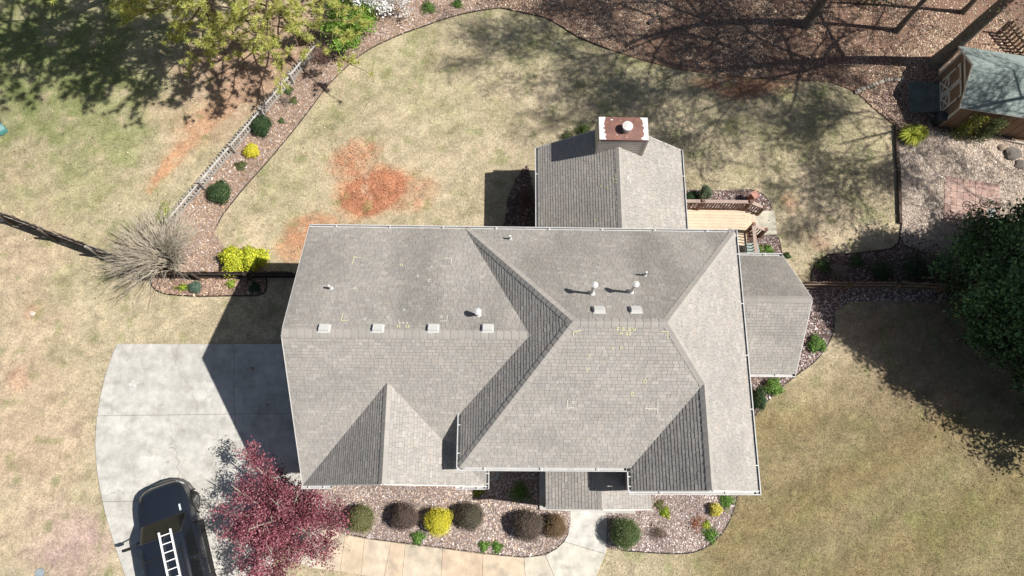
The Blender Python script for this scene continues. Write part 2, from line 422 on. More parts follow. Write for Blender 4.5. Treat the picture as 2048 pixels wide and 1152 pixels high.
edge_wood = [(1000, 16), (1040, 24), (1090, 36), (1120, 52), (1160, 76), (1220, 100), (1290, 122), (1350, 138), (1420, 148), (1500, 156), (1580, 160), (1660, 164), (1712, 184)]
bed('woodland_bed', edge_wood + [(1745, 215), (1790, 252), (1870, 262), (2100, 300), (2150, -120), (1000, -120), (860, -120), (960, 22)], (.205, .125, .09), LEAFLIT + [(.40, .25, .19)], 700, (.035, .09), weights=[3.4, 2.6, 3, 2.4, 1.4, 3, 2.2, 2], litter='leaf_litter', drift=1.7)
edge_left = [(1000, 16), (955, 22), (900, 35), (850, 52), (800, 70), (750, 93), (715, 115), (685, 142), (655, 172), (628, 208), (598, 248), (562, 292), (530, 330), (492, 372), (466, 404), (446, 430), (434, 452), (428, 466)]
bed('fence_bed', edge_left + [(440, 480), (452, 500), (446, 560), (300, 560), (262, 545), (330, 455), (400, 360), (500, 240), (585, 140), (640, 60), (690, -60), (900, -90), (1000, -60)], (.28, .20, .15), STRAWC + GREYCHIP[1:4], 640, (.03, .09), litter='pine_straw')
bed('fence_bed', [(302, 552), (303, 566), (309, 577), (322, 585), (348, 590), (400, 592.5), (470, 591.5), (512, 591), (528, 586), (533, 574), (533, 552)], (.24, .165, .14), TANCHIP + DARKM[:3], 420)
bed('front_bed', [(596, 962), (985, 915), (1100, 915), (1100, 1010), (1142, 1010), (1140, 1050), (1133, 1075), (1113, 1096), (1085, 1109), (1050, 1114), (1000, 1110), (940, 1103), (880, 1095), (800, 1085), (740, 1077), (690, 1068), (650, 1054), (600, 1036), (570, 1005)], (.25, .19, .17), GREYCHIP + TANCHIP[:1], 700, (.035, .09))
bed('front_bed', [(1212, 1010), (1262, 940), (1482, 940), (1476, 985), (1469, 1012), (1458, 1042), (1440, 1070), (1414, 1092), (1382, 1105), (1340, 1107), (1290, 1104), (1250, 1101), (1212, 1094)], (.25, .195, .18), GREYCHIP, 700, (.035, .09))
bed('side_bed', [(1480, 600), (1490, 740), (1500, 842), (1520, 818), (1550, 786), (1590, 752), (1628, 724), (1652, 694), (1666, 662), (1668, 624), (1700, 604), (1780, 600), (1860, 606), (1930, 600), (1930, 570), (1570, 570), (1480, 560)], (.16, .115, .105), DARKM + GREYCHIP[:3], 420)
bed('deck_bed', [(1365, 470), (1368, 384), (1400, 380), (1450, 381), (1500, 379), (1522, 387), (1536, 402), (1544, 424), (1548, 470), (1556, 476), (1562, 500), (1564, 530), (1440, 530), (1365, 470)][:-1], (.17, .11, .1), DARKM + GREYCHIP[1:3], 460)
patio_px = [(1797, 252), (1870, 258), (1960, 275), (2120, 300), (2120, 420), (2000, 520), (1905, 520), (1850, 505), (1810, 490), (1799, 470), (1802, 445), (1800, 380)]
bed('gravel_patio', patio_px, (.44, .36, .295), GRAVEL, 700, (.035, .08), litter='pebbles', z=.025)
edge_rr = [(1623, 562), (1625, 542), (1637, 524), (1662, 509), (1700, 508), (1740, 503), (1778, 498), (1796, 486), (1800, 468), (1803, 448)]
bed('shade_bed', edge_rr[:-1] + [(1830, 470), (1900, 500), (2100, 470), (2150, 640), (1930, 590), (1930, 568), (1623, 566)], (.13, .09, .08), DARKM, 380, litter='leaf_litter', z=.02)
bed('ramp_bed', [(1735, 186), (1770, 172), (1810, 166), (1880, 160), (1884, 252), (1798, 250), (1790, 248), (1770, 228), (1748, 206)], (.15, .1, .09), DARKM + LEAFLIT[:1], 420, z=.04)
bed('shrub_bed', [(975, 345), (1085, 300), (1085, 470), (1000, 470), (1010, 440), (1015, 400), (1030, 360), (1055, 330)][2:], (.13, .09, .075), DARKM, 360)

# black plastic lawn edging around the beds
def edging(label, px, r=.028, name='lawn_edging', smoothn=4):
    pts = smooth_poly([tuple(at(*p)) for p in px], smoothn)
    m = MB(); m.tube([(x, y, .03) for x, y, z in pts], r, 6)
    o = m.build(name, mat('edging_plastic', (.025, .023, .022), .6), smooth=True)
    tag(o, label, 'edging')
edging('black plastic edging along the long curve of the back lawn', edge_left[:-1], r=.026)
edging('black edging between the back lawn and the leafy woodland floor', edge_wood[:6], r=.024)
edging('black edging around the capsule-shaped bed south of the low fence', [(302, 556), (303, 566), (309, 577), (322, 585), (348, 590), (400, 592.5), (470, 591.5), (512, 591), (528, 586), (533, 574), (533, 556)])
edging('black edging round the shaded bed with the two bends', edge_rr)
edging('black edging of the mulch bed beside the small side wing', [(1667, 624), (1666, 662), (1652, 694), (1628, 724), (1590, 752), (1550, 786), (1520, 818), (1506, 834)])
edging('black edging round the front bed at the house corner', [(1478, 975), (1469, 1012), (1458, 1042), (1440, 1070), (1414, 1092), (1382, 1105), (1340, 1107), (1290, 1104), (1245, 1101)])
edging('black edging where the front bed meets the curved walkway', [(1139, 1040), (1134, 1072), (1113, 1095), (1085, 1108), (1050, 1113.5), (1000, 1109.5), (940, 1102.5), (880, 1094.5), (800, 1084.5), (740, 1076.5), (690, 1067)], r=.02)
edging('black edging at the deck bed beside the concrete pad', [(1500, 379), (1522, 387), (1536, 402), (1544, 420)], r=.025)
edging('black edging below the concrete pad by the side wing', [(1548, 472), (1556, 476), (1562, 500), (1566, 520)], r=.025)

# ---------------------------------------------------------------- concrete
def clip_half(poly, p, nrm):
    out = []; n = len(poly)
    for i in range(n):
        a = poly[i]; b = poly[(i + 1) % n]
        da = (a[0] - p[0]) * nrm[0] + (a[1] - p[1]) * nrm[1]; db = (b[0] - p[0]) * nrm[0] + (b[1] - p[1]) * nrm[1]
        if da >= 0: out.append(a)
        if (da >= 0) != (db >= 0):
            t = da / (da - db); out.append((a[0] + (b[0] - a[0]) * t, a[1] + (b[1] - a[1]) * t))
    return out
def inset(poly, d):
    n = len(poly); out = []
    A = sum(poly[i][0] * poly[(i + 1) % n][1] - poly[(i + 1) % n][0] * poly[i][1] for i in range(n)); sg = 1 if A > 0 else -1
    for i in range(n):
        p0, p1, p2 = Vector(poly[i - 1]), Vector(poly[i]), Vector(poly[(i + 1) % n])
        e1 = (p1 - p0); e2 = (p2 - p1)
        if e1.length < 1e-6 or e2.length < 1e-6: out.append(tuple(p1)); continue
        e1.normalize(); e2.normalize()
        nn = Vector((-e1.y, e1.x)) * sg + Vector((-e2.y, e2.x)) * sg
        if nn.length < 1e-6: nn = Vector((-e1.y, e1.x)) * sg
        nn.normalize(); out.append(tuple(p1 + nn * d))
    return out
def slab(poly, z0, z1, col, name, parent, edge=.012):
    m = MB(); m.col = col
    top = inset(poly, edge)
    n = len(poly); B = [(x, y, z0) for x, y in poly]; Mi = [(x, y, z1 - edge) for x, y in poly]; T = [(x, y, z1) for x, y in top]
    fs = [tuple(range(2 * n, 3 * n))] + [(i, (i + 1) % n, n + (i + 1) % n, n + i) for i in range(n)] + [(n + i, n + (i + 1) % n, 2 * n + (i + 1) % n, 2 * n + i) for i in range(n)]
    A = sum(poly[i][0] * poly[(i + 1) % n][1] - poly[(i + 1) % n][0] * poly[i][1] for i in range(n))
    if A < 0: fs = [tuple(reversed(f)) for f in fs]
    m.faces(B + Mi + T, fs)
    return m.build(name, M_CONC, parent)
drive_l = smooth_poly([(234, 688), (222, 718), (211, 752), (202, 790), (195, 830), (191.5, 870), (191.5, 905), (195, 945), (202, 985), (212, 1030), (225, 1075), (238, 1115), (251, 1152), (268, 1200)], 3)
drive = atp(list(drive_l) + [(640, 1215), (548, 1190), (545, 1130), (556, 1090), (575, 1050), (600, 1010), (625, 960), (625, 688)])
M_JOINT = mat('joint_dirt', (.2, .18, .15), .95, noise=[(14, .5, 1.4)])
m = MB(); m.prism(drive, -.05, .012); drv = m.build('driveway', M_JOINT); tag(drv, 'pale concrete driveway', kind='structure')
def hl(p, q, off):      # half plane left of p->q moved by off
    a, b = at(*p), at(*q); d = (b - a).normalized(); nn = Vector((-d.y, d.x, 0)); c = a + nn * off
    return (c.x, c.y), (nn.x, nn.y)
lines_h = [((190, 831), (640, 826)), ((190, 1006), (330, 970), ) , ]
J = .0045
def cut(poly, p, q, side):
    c, nn = hl(p, q, J * side); return clip_half(poly, c, (nn[0] * side, nn[1] * side))
up = cut(drive, (190, 832), (640, 826), 1); lo = cut(drive, (190, 832), (640, 826), -1)
pieces = [cut(up, (468, 700), (470, 1100), 1), cut(up, (468, 700), (470, 1100), -1)]
lo1 = cut(lo, (190, 1003), (640, 1000), 1); lo2 = cut(lo, (190, 1003), (640, 1000), -1)
pieces += [cut(lo1, (470, 700), (474, 1100), 1), cut(lo1, (470, 700), (474, 1100), -1), cut(lo2, (474, 900), (480, 1200), 1), cut(lo2, (474, 900), (480, 1200), -1)]
tones = [(.50, .49, .455), (.49, .48, .445), (.51, .50, .465), (.505, .495, .455), (.53, .51, .46), (.51, .495, .455)]
for pc, tn in zip(pieces, tones):
    if len(pc) > 2: slab(pc, -.04, .035, tn, 'slab', drv)
# settlement cracks, as thin dirt-filled strips
def strip(name, px, w, mt, parent, z=.0385, n=5, jit=.05):
    pts = smooth_poly([tuple(at(*p)) for p in px], n); m = MB(); P = []
    for i, p in enumerate(pts): P.append(Vector((p[0] + random.gauss(0, jit), p[1] + random.gauss(0, jit), z)))
    for i in range(len(P) - 1):
        d = (P[i + 1] - P[i]).normalized(); nn = Vector((-d.y, d.x, 0)) * w * random.uniform(.5, 1.2)
        m.poly([P[i] - nn, P[i + 1] - nn, P[i + 1] + nn, P[i] + nn])
    return m.build(name, mt, parent)
M_CRACK = mat('crack_dirt', (.30, .285, .255), .95)
strip('crack', [(360, 690), (352, 720), (372, 760), (388, 790), (398, 826)], .012, M_CRACK, drv)
strip('crack', [(345, 850), (344, 890), (352, 905), (360, 940), (358, 975)], .013, M_CRACK, drv)
strip('crack', [(205, 996), (225, 986), (250, 980)], .01, M_CRACK, drv)
strip('crack', [(448, 838), (440, 860), (425, 880)], .009, M_CRACK, drv)
# oil and rust stains
def stain(px, py, r, col):
    p = at(px, py); m = MB(); nn = 26; rr = [r * (1 + .28 * math.sin(k * 1.3 + px) + random.uniform(-.2, .2)) for k in range(nn)]
    m.poly([(p.x + rr[k] * math.cos(2 * math.pi * k / nn), p.y + rr[k] * .8 * math.sin(2 * math.pi * k / nn), .0375 + random.uniform(0, .0003)) for k in range(nn)]); m.build('stain', mat('stain_%d' % px, col, .9, noise=[(9, .75, 1.35), (40, .8, 1.2)]), drv)
for sx_, sy2, sr, sc_ in ((300, 905, .16, (.40, .39, .36)), (336, 925, .09, (.36, .35, .33)), (420, 760, .14, (.40, .39, .37)), (268, 770, .2, (.455, .445, .42)), (506, 737, .07, (.28, .15, .1)), (535, 810, .06, (.3, .17, .12)), (330, 960, .22, (.45, .44, .41))): stain(sx_, sy2, sr, sc_)
# curved front walk
walk_top = [(596, 1034), (650, 1054), (690, 1069), (729, 1077), (782, 1084), (811, 1088), (885, 1097), (966, 1108), (1048, 1115), (1090, 1110)]
walk_bot = [(575, 1120), (630, 1137), (680, 1143), (722, 1150), (768, 1157), (803, 1162), (881, 1172), (963, 1180), (1052, 1186), (1122, 1186)]
wk = MB(); wk.prism(atp([(596, 1034)] + walk_top[1:] + [(1112, 1098), (1134, 1074), (1140, 1045), (1140, 1012), (1214, 1012), (1214, 1094), (1204, 1122), (1186, 1165)] + walk_bot[::-1]), -.05, .018)
walk = wk.build('walkway', M_JOINT); tag(walk, 'curved concrete front walk', kind='structure')
wt = [(.55, .51, .42), (.57, .48, .365), (.59, .48, .35), (.58, .485, .37), (.60, .475, .35), (.57, .485, .375), (.60, .465, .34), (.59, .48, .36), (.55, .50, .41)]
for i in range(len(walk_top) - 1):
    q = atp([walk_top[i], walk_top[i + 1], walk_bot[i + 1], walk_bot[i]])
    slab(inset(q, .005), -.03, .045, wt[i % len(wt)], 'slab', walk)
s1 = atp([(1090, 1110), (1113, 1097), (1128, 1083), (1211, 1108), (1204, 1124), (1186, 1168), (1122, 1186)])
s2 = atp([(1128, 1083), (1135, 1070), (1140, 1045), (1140, 1014), (1214, 1014), (1214, 1094), (1211, 1108)])
slab(inset(s1, .008), -.03, .045, (.56, .53, .46), 'slab', walk); slab(inset(s2, .008), -.03, .045, (.56, .545, .50), 'slab', walk)
pad = MB(); 
pd = link('concrete_pad', None); 
COL.objects.unlink(pd); bpy.data.objects.remove(pd)
pd = slab(atp([(1496, 422), (1548, 423), (1553, 470), (1499, 472)]), -.04, .085, (.49, .46, .37), 'concrete_pad', None); tag(pd, kind='structure')

# ================================================================== THE HOUSE
Xl, Xg, Yr, Yf, ze, pg = -6.64, -.298, 9.145, .381, 5.939, .466
Xw, Xe, Ym, Yfe, Xw2, pm, pe = -1.114, 8.499, .941, .232, 4.417, .759, .917
zf, yr, pgf = 3.831, 4.862, .916
rw, re_, rn, rz, rp = 1.656, 7.594, 13.942, 2.991, .702
sn, ss, se, sz, sp = 9.137, 4.484, 11.21, 3.48, .895
zr = ze + pg * (Yr - yr)
vx = Xw + (zr - ze) / pe; yv = yr - (zr - ze) / pgf
hd = (Yr - Ym) / 2; ry = (Yr + Ym) / 2; zm = ze + pm * hd; Rwx = Xw + (zm - ze) / pe; Rex = Xe - (zm - ze) / pe
xm = (Xl + Xg) / 2; zfr = zf + pgf * (Xg - Xl) / 2; yg0 = Yf + (Xg - Xl) / 2
xw3 = (Xw2 + Xe) / 2; zw = ze + pe * (Xe - Xw2) / 2; yw0 = Ym + (zw - ze) / pm
rx = (rw + re_) / 2; rzr = rz + rp * (re_ - rw) / 2; yb = Yr - .45
sy_ = (sn + ss) / 2; szr = sz + sp * (sn - ss) / 2
# porch roof: ridge runs out from the front wall
pW, pE, pS, pz, pp = 1.805, 5.485, -.373, 3.8, .42
px_ = 3.64; pN = Ym + .42
pzr = pz + pp * (px_ - pW)
class Plane:
    def __init__(s, zfun, poly, eave_dir):
        s.z = zfun; s.poly = poly
        x0, y0 = poly[0]
        a = zfun(1, 0) - zfun(0, 0); b = zfun(0, 1) - zfun(0, 0)
        s.n = Vector((-a, -b, 1)).normalized()
        s.u = Vector((*eave_dir, 0)).normalized()
        s.v = s.n.cross(s.u)
        if s.v.z < 0: s.u = -s.u; s.v = s.n.cross(s.u)
        s.o = Vector((x0, y0, zfun(x0, y0)))
        P = [s.to(x, y) for x, y in poly]
        s.v0 = min(q[1] for q in P); s.uv = P
    def to(s, x, y):
        d = Vector((x, y, s.z(x, y))) - s.o; return (d.dot(s.u), d.dot(s.v))
    def pt(s, u, v, h=0): return s.o + s.u * u + s.v * v + s.n * h
    def hit(s, px, py, h=0):
        d = Vector(ray(px, py)); o = Vector((0, 0, CAMH)); t = (s.o + s.n * h - o).dot(s.n) / d.dot(s.n)
        return o + d * t
G_rear = Plane(lambda x, y: ze + pg * (Yr - y), [(Xl, Yr), (Xw, Yr), (vx, yr), (Xl, yr)], (1, 0))
G_front = Plane(lambda x, y: zr - pgf * (yr - y), [(Xl, yr), (vx, yr), (Xw, yv), (Xw + .42, yv), (Xw + .42, Ym + .4), (Xg, Ym + .4), (Xg, Yf), (xm, yg0), (Xl, Yf)], (1, 0))
G_gw = Plane(lambda x, y: zf + pgf * (x - Xl), [(Xl, Yf), (xm, Yf), (xm, yg0)], (0, 1))
G_ge = Plane(lambda x, y: zf + pgf * (Xg - x), [(Xg, Yf), (xm, yg0), (xm, Yf)], (0, 1))
M_n = Plane(lambda x, y: ze + pm * (Yr - y), [(Xw, Yr), (Xe, Yr), (Rex, ry), (Rwx, ry)], (1, 0))
M_w = Plane(lambda x, y: ze + pe * (x - Xw), [(Xw, Yr), (Rwx, ry), (Xw, Ym), (Xw, yv), (vx, yr)], (0, 1))
M_s = Plane(lambda x, y: ze + pm * (y - Ym), [(Xw, Ym), (Xw2, Ym), (xw3, yw0), (Rex, ry), (Rwx, ry)], (1, 0))
M_e = Plane(lambda x, y: ze + pe * (Xe - x), [(Xe, Yr), (Xe, Yfe), (xw3, Yfe), (xw3, yw0), (Rex, ry)], (0, 1))
W_w = Plane(lambda x, y: ze + pe * (x - Xw2), [(Xw2, Ym), (Xw2, Yfe), (xw3, Yfe), (xw3, yw0)], (0, 1))
R_w = Plane(lambda x, y: rz + rp * (x - rw), [(rw, rn), (rw, yb), (rx, yb), (rx, rn)], (0, 1))
R_e = Plane(lambda x, y: rz + rp * (re_ - x), [(re_, rn), (rx, rn), (rx, yb), (re_, yb)], (0, 1))
S_n = Plane(lambda x, y: sz + sp * (sn - y), [(Xe - .5, sn), (se, sn), (se, sy_), (Xe - .5, sy_)], (1, 0))
S_s = Plane(lambda x, y: sz + sp * (y - ss), [(se, ss), (Xe - .5, ss), (Xe - .5, sy_), (se, sy_)], (1, 0))
P_w = Plane(lambda x, y: pz + pp * (x - pW), [(pW, pN), (pW, pS), (px_, pS), (px_, pN)], (0, 1))
P_e = Plane(lambda x, y: pz + pp * (pE - x) * (px_ - pW) / (pE - px_), [(pE, pS), (pE, pN), (px_, pN), (px_, pS)], (0, 1))

house = thing('house', 'large grey-shingled house with hipped and gabled roofs filling the centre', 'house', (1.5, 4.5, 0))
M_DECK = mat('roof_felt', (.085, .083, .08), .95)
M_SHING = mat('asphalt_shingle', attr=True, rough=.95, spec=.12, noise=[(.55, .90, 1.08), (7, .90, 1.1), (60, .82, 1.18)], bump=.004, bscale=120, dirt=(.5, (.2, .2, .19), .4, .5))
M_SIDING = mat('beige_siding', (.50, .45, .38), .7, noise=[(2, .9, 1.06)])
M_BRICKC = mat('foundation', (.33, .27, .23), .9, noise=[(8, .7, 1.2)])
EXPO = .118
def clip_rect(poly, u0, u1, v0, v1):
    for p, nn in (((u0, 0), (1, 0)), ((u1, 0), (-1, 0)), ((0, v0), (0, 1)), ((0, v1), (0, -1))):
        poly = clip_half(poly, p, nn)
        if len(poly) < 3: return []
    # drop duplicate points
    out = []
    for q in poly:
        if not out or abs(q[0] - out[-1][0]) + abs(q[1] - out[-1][1]) > 1e-4: out.append(q)
    if len(out) > 2 and abs(out[0][0] - out[-1][0]) + abs(out[0][1] - out[-1][1]) < 1e-4: out.pop()
    return out if len(out) > 2 and area(out) > 4e-4 else []
TINTS = [(0.352, 0.331, 0.302), (0.334, 0.316, 0.292), (0.37, 0.344, 0.315), (0.318, 0.302, 0.282), (0.362, 0.331, 0.298), (0.393, 0.367, 0.336), (0.338, 0.322, 0.301), (0.347, 0.321, 0.292)]
WIDTHS = [.125, .15, .18, .215, .25]
singles = []          # whole shingles of the high roof that become objects of their own
VENT_WASH = []
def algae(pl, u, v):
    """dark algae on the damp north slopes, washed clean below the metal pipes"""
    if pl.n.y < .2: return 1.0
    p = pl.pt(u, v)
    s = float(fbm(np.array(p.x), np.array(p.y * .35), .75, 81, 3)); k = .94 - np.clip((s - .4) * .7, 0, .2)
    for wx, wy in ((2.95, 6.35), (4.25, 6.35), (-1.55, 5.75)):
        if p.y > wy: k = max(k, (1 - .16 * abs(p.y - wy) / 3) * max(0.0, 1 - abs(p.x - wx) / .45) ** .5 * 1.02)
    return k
def shingle_plane(pl, mb, rnd, single=False, streak=0):
    us = [q[0] for q in pl.uv]; vv = [q[1] for q in pl.uv]; umin, umax, vmin, vmax = min(us), max(us), min(vv), max(vv)
    row = 0; v = vmin
    while v < vmax - .01:
        u = umin - rnd.uniform(0, .35); run = rnd.random() * 3
        while u < umax:
            wi = rnd.choice(WIDTHS); t = rnd.choice(TINTS) if rnd.random() < .75 else TINTS[int(run) % 3]
            run += .3
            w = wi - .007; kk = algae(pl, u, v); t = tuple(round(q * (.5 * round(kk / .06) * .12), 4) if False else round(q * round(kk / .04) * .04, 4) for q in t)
            drop = rnd.choice((0, 0, 0, .006))
            c = clip_rect(pl.uv, u, u + w, v - drop, v + EXPO - .014)
            if c:
                h0 = rnd.uniform(.012, .019)
                full = len(c) == 4 and abs(area(c) - w * (EXPO - .014 + drop)) < 1e-4
                if single and full and drop == 0:
                    singles.append((pl, u, v, wi, t))
                else:
                    B = [pl.pt(a, b, -.004) for a, b in c]; T = [pl.pt(a, b, .003 + (h0 - .003) * (1 - (b - v) / EXPO)) for a, b in c]
                    k = len(c); mb.col = t
                    fs = [tuple(range(k, 2 * k))] + [(i, (i + 1) % k, k + (i + 1) % k, k + i) for i in range(k)]
                    A = sum(c[i][0] * c[(i + 1) % k][1] - c[(i + 1) % k][0] * c[i][1] for i in range(k))
                    if A < 0: fs = [tuple(reversed(f)) for f in fs]
                    mb.faces(B + T, fs)
            u += wi
        v += EXPO; row += 1
def roof_section(label, planes, thick=.14, single=()):
    m = MB()
    for pl in planes:
        P = [(x, y) for x, y in pl.poly]
        A = sum(P[i][0] * P[(i + 1) % len(P)][1] - P[(i + 1) % len(P)][0] * P[i][1] for i in range(len(P)))
        if A < 0: P = P[::-1]
        m.prism(P, lambda x, y, z=pl.z: z(x, y) - thick, lambda x, y, z=pl.z: z(x, y) - .004)
    o = m.build('roof', M_DECK, house); o['label'] = label
    sh = MB(); rnd = random.Random(len(label))
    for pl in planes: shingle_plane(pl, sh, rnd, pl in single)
    s = sh.build('shingles', M_SHING, o); s['kind'] = 'stuff'
    return o
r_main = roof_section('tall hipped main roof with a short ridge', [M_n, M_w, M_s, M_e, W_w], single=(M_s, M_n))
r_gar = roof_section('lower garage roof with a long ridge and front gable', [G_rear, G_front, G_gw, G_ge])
r_rear = roof_section('rear wing roof below the chimney', [R_w, R_e])
r_side = roof_section('small gabled side wing roof', [S_n, S_s])
r_porch = roof_section('low porch roof over the front door', [P_w, P_e], thick=.1)
# the 300 largest-showing shingles (nearest to the camera: round the top ridge)
singles.sort(key=lambda s: -(s[0].pt(s[1], s[2]).z))
keep = singles[:296]; rest = singles[296:]
smesh = {}
for pl, u, v, w, t in keep:
    key = (w, t)
    if key not in smesh:
        m = MB(); m.col = t; ww = w - .007; e = EXPO - .014
        V = [(0, 0, -.004), (ww, 0, -.004), (ww, e, -.004), (0, e, -.004), (0, 0, .016), (ww, 0, .016), (ww, e, .004), (0, e, .004)]
        m.faces(V, BOXF[1:]); smesh[key] = m.mesh('shingle', M_SHING)
    o = link('shingle', smesh[key], r_main)
    p = pl.pt(u, v); R = Matrix((pl.u, pl.v, pl.n)).transposed().to_4x4(); o.matrix_basis = Matrix.Translation(p) @ R
m = MB()
for pl, u, v, w, t in rest:
    m.col = t; ww = w - .007; e = EXPO - .014; hh = random.uniform(.012, .019)
    V = [pl.pt(u + a, v + b, c) for a, b, c in ((0, 0, -.004), (ww, 0, -.004), (ww, e, -.004), (0, e, -.004), (0, 0, hh), (ww, 0, hh), (ww, e, .003), (0, e, .003))]
    m.faces(V, BOXF[1:])
o = m.build('shingles', M_SHING, r_main); o['kind'] = 'stuff'

# ridge and hip caps, one bent shingle each
def caps(p, q, pl1, pl2, parent, w=.15, step=.235, tint=None):
    p, q = Vector(p), Vector(q); d = (q - p); L = d.length; d.normalize()
    if q.z > p.z: pass
    dirs = []
    for pl in (pl1, pl2):
        s = pl.n.cross(d).normalized()
        if s.z > 0: s = -s
        dirs.append(s)
    n = max(1, int(L / step)); st = L / n
    up = (pl1.n + pl2.n).normalized(); meshes = []
    for t in (TINTS[0], TINTS[1], TINTS[2]):
        m = MB(); m.col = tuple(c * 1.02 for c in t)
        V = []
        for k, (a, h) in enumerate(((0, .034), (st * 1.0, .022))):
            V += [dirs[0] * w + d * a + pl1.n * (h - .006), d * a + up * h, dirs[1] * w + d * a + pl2.n * (h - .006), dirs[0] * w + d * a, dirs[1] * w + d * a]
        m.faces(V, [(0, 1, 6, 5), (1, 2, 7, 6), (3, 0, 5, 8), (2, 4, 9, 7), (3, 4, 2, 1, 0), (8, 5, 6, 7, 9)])
        meshes.append(m.mesh('ridge_cap', M_SHING))
    for i in range(n):
        o = link('ridge_cap', random.choice(meshes), parent); o.location = p + d * (st * i)
Z = lambda x, y, z: (x, y, z)
caps((Xl, yr, zr), (vx - .1, yr, zr), G_rear, G_front, r_gar)
caps((xm, Yf, zfr), (xm, yg0 - .1, zfr), G_gw, G_ge, r_gar)
caps((Rwx, ry, zm), (Rex, ry, zm), M_n, M_s, r_main)
caps((Xw, Yr, ze), (Rwx, ry, zm), M_n, M_w, r_main)
caps((Xw, Ym, ze), (Rwx, ry, zm), M_s, M_w, r_main)
caps((Xe, Yr, ze), (Rex, ry, zm), M_n, M_e, r_main)
caps((xw3, yw0, zw), (Rex, ry, zm), M_s, M_e, r_main)
caps((xw3, Yfe, zw), (xw3, yw0, zw), W_w, M_e, r_main)
caps((rx, rn - .95, rzr), (rx, yb, rzr), R_w, R_e, r_rear)
caps((se, sy_, szr), (Xe - .2, sy_, szr), S_n, S_s, r_side)
caps((px_, pS, pzr), (px_, pN, pzr), P_w, P_e, r_porch)

# walls under the eaves
def wall(poly, z0, z1, label=None, mt=None):
    m = MB(); m.prism(poly, z0, z1); o = m.build('wall', mt or M_SIDING, house)
    if label: o['label'] = label
    return o
def rect(x0, y0, x1, y1): return [(x0, y0), (x1, y0), (x1, y1), (x0, y1)]
OV = .38
wall(rect(Xw + OV, Ym + OV, Xe - OV, Yr - OV), -.1, ze - .16)
wall(rect(Xw2 + .1, Yfe + .1, Xe - OV, Ym + OV - .003), -.1, ze - .163)
wall(rect(Xl + .3, Yf + OV, Xw + OV - .003, Yr - OV), -.1, zf - .05)
wall(rect(Xw + OV + .003, Yf + OV, Xg - OV, Ym + OV - .003), -.1, zf - .06)
# garage end wall rises to the gable
gz = lambda x, y: (ze + pg * (Yr - y) if y > yr else zr - pgf * (yr - y)) - .16
m = MB(); prof = [(Yf + OV, zf - .05), (Yr - OV, zf - .05), (Yr - OV, gz(0, Yr - OV)), (yr, gz(0, yr)), (Yf + OV, gz(0, Yf + OV))]
n = len(prof); m.faces([(Xl + .3, y, z) for y, z in prof] + [(Xl + .45, y, z) for y, z in prof], [tuple(reversed(range(n))), tuple(range(n, 2 * n))] + [(i, (i + 1) % n, n + (i + 1) % n, n + i) for i in range(n)])
o = m.build('wall', M_SIDING, house); o['label'] = 'gable end wall above the driveway'
m = MB(); prof = [(Xl + .45, zf - .05), (Xg - OV, zf - .05), (xm, zfr - .2)]
m.faces([(x, Yf + OV, z) for x, z in prof] + [(x, Yf + OV + .15, z) for x, z in prof], [(0, 1, 2), (5, 4, 3), (0, 3, 4, 1), (1, 4, 5, 2), (2, 5, 3, 0)]); m.build('wall', M_SIDING, house)
m = MB(); m.box(Xl + .5, Yr - OV - .15, zf - .06, Xw + OV, Yr - OV, ze - .16); m.build('wall', M_SIDING, house)
m = MB(); prof = [(Xw2 + .2, ze - .17), (Xe - OV, ze - .17), (xw3, zw - .2)]
m.faces([(x, Yfe + .1, z) for x, z in prof] + [(x, Yfe + .25, z) for x, z in prof], [(0, 1, 2), (5, 4, 3), (0, 3, 4, 1), (1, 4, 5, 2), (2, 5, 3, 0)]); m.build('wall', M_SIDING, house)
wall(rect(rw + OV, Yr - OV + .003, re_ - OV, rn - OV), -.1, rz - .14)
m = MB(); prof = [(rw + OV, rz - .145), (re_ - OV, rz - .145), (rx, rzr - .2)]
m.faces([(x, rn - OV - .15, z) for x, z in prof] + [(x, rn - OV, z) for x, z in prof], [(0, 1, 2), (5, 4, 3), (0, 3, 4, 1), (1, 4, 5, 2), (2, 5, 3, 0)]); m.build('wall', M_SIDING, house)
wall(rect(Xe - OV + .003, ss + OV, se - OV, sn - OV), -.1, sz - .14)
m = MB(); prof = [(ss + OV, sz - .145), (sn - OV, sz - .145), (sy_, szr - .2)]
m.faces([(se - OV - .15, y, z) for y, z in prof] + [(se - OV, y, z) for y, z in prof], [(2, 1, 0), (3, 4, 5), (1, 4, 3, 0), (2, 5, 4, 1), (0, 3, 5, 2)]); m.build('wall', M_SIDING, house)
# windows and doors of the hidden walls, as the house would have them
M_GLASS = mat('window_glass', (.05, .06, .07), .08, spec=.6)
def window(x, y, z, w, h, ax):
    f = MB(); g2 = MB(); t = .05
    if ax == 'y':
        f.box(x - w / 2 - .08, y - t, z - h / 2 - .08, x + w / 2 + .08, y + t, z + h / 2 + .08); g2.box(x - w / 2, y - t - .012, z - h / 2, x + w / 2, y + t + .012, z + h / 2)
    else:
        f.box(x - t, y - w / 2 - .08, z - h / 2 - .08, x + t, y + w / 2 + .08, z + h / 2 + .08); g2.box(x - t - .012, y - w / 2, z - h / 2, x + t + .012, y + w / 2, z + h / 2)
    o = f.build('window', M_WHITE, house); g2.build('pane', M_GLASS, o)
for x in (6.46,): window(x, Yfe + .1, 1.6, 1.6, 1.5, 'y'); window(x, Yfe + .1, 4.5, 1.4, 1.4, 'y')
window(1.4, Ym + OV, 4.5, .9, 1.4, 'y'); window(xm, Yf + OV, 1.7, 1.8, 1.4, 'y'); window(xm, Yf + OV, 4.6, .8, 1.0, 'y')
for y in (2.6, 7.0): window(Xl + .3, y + .3, 1.35, 2.3, 2.0, 'x')
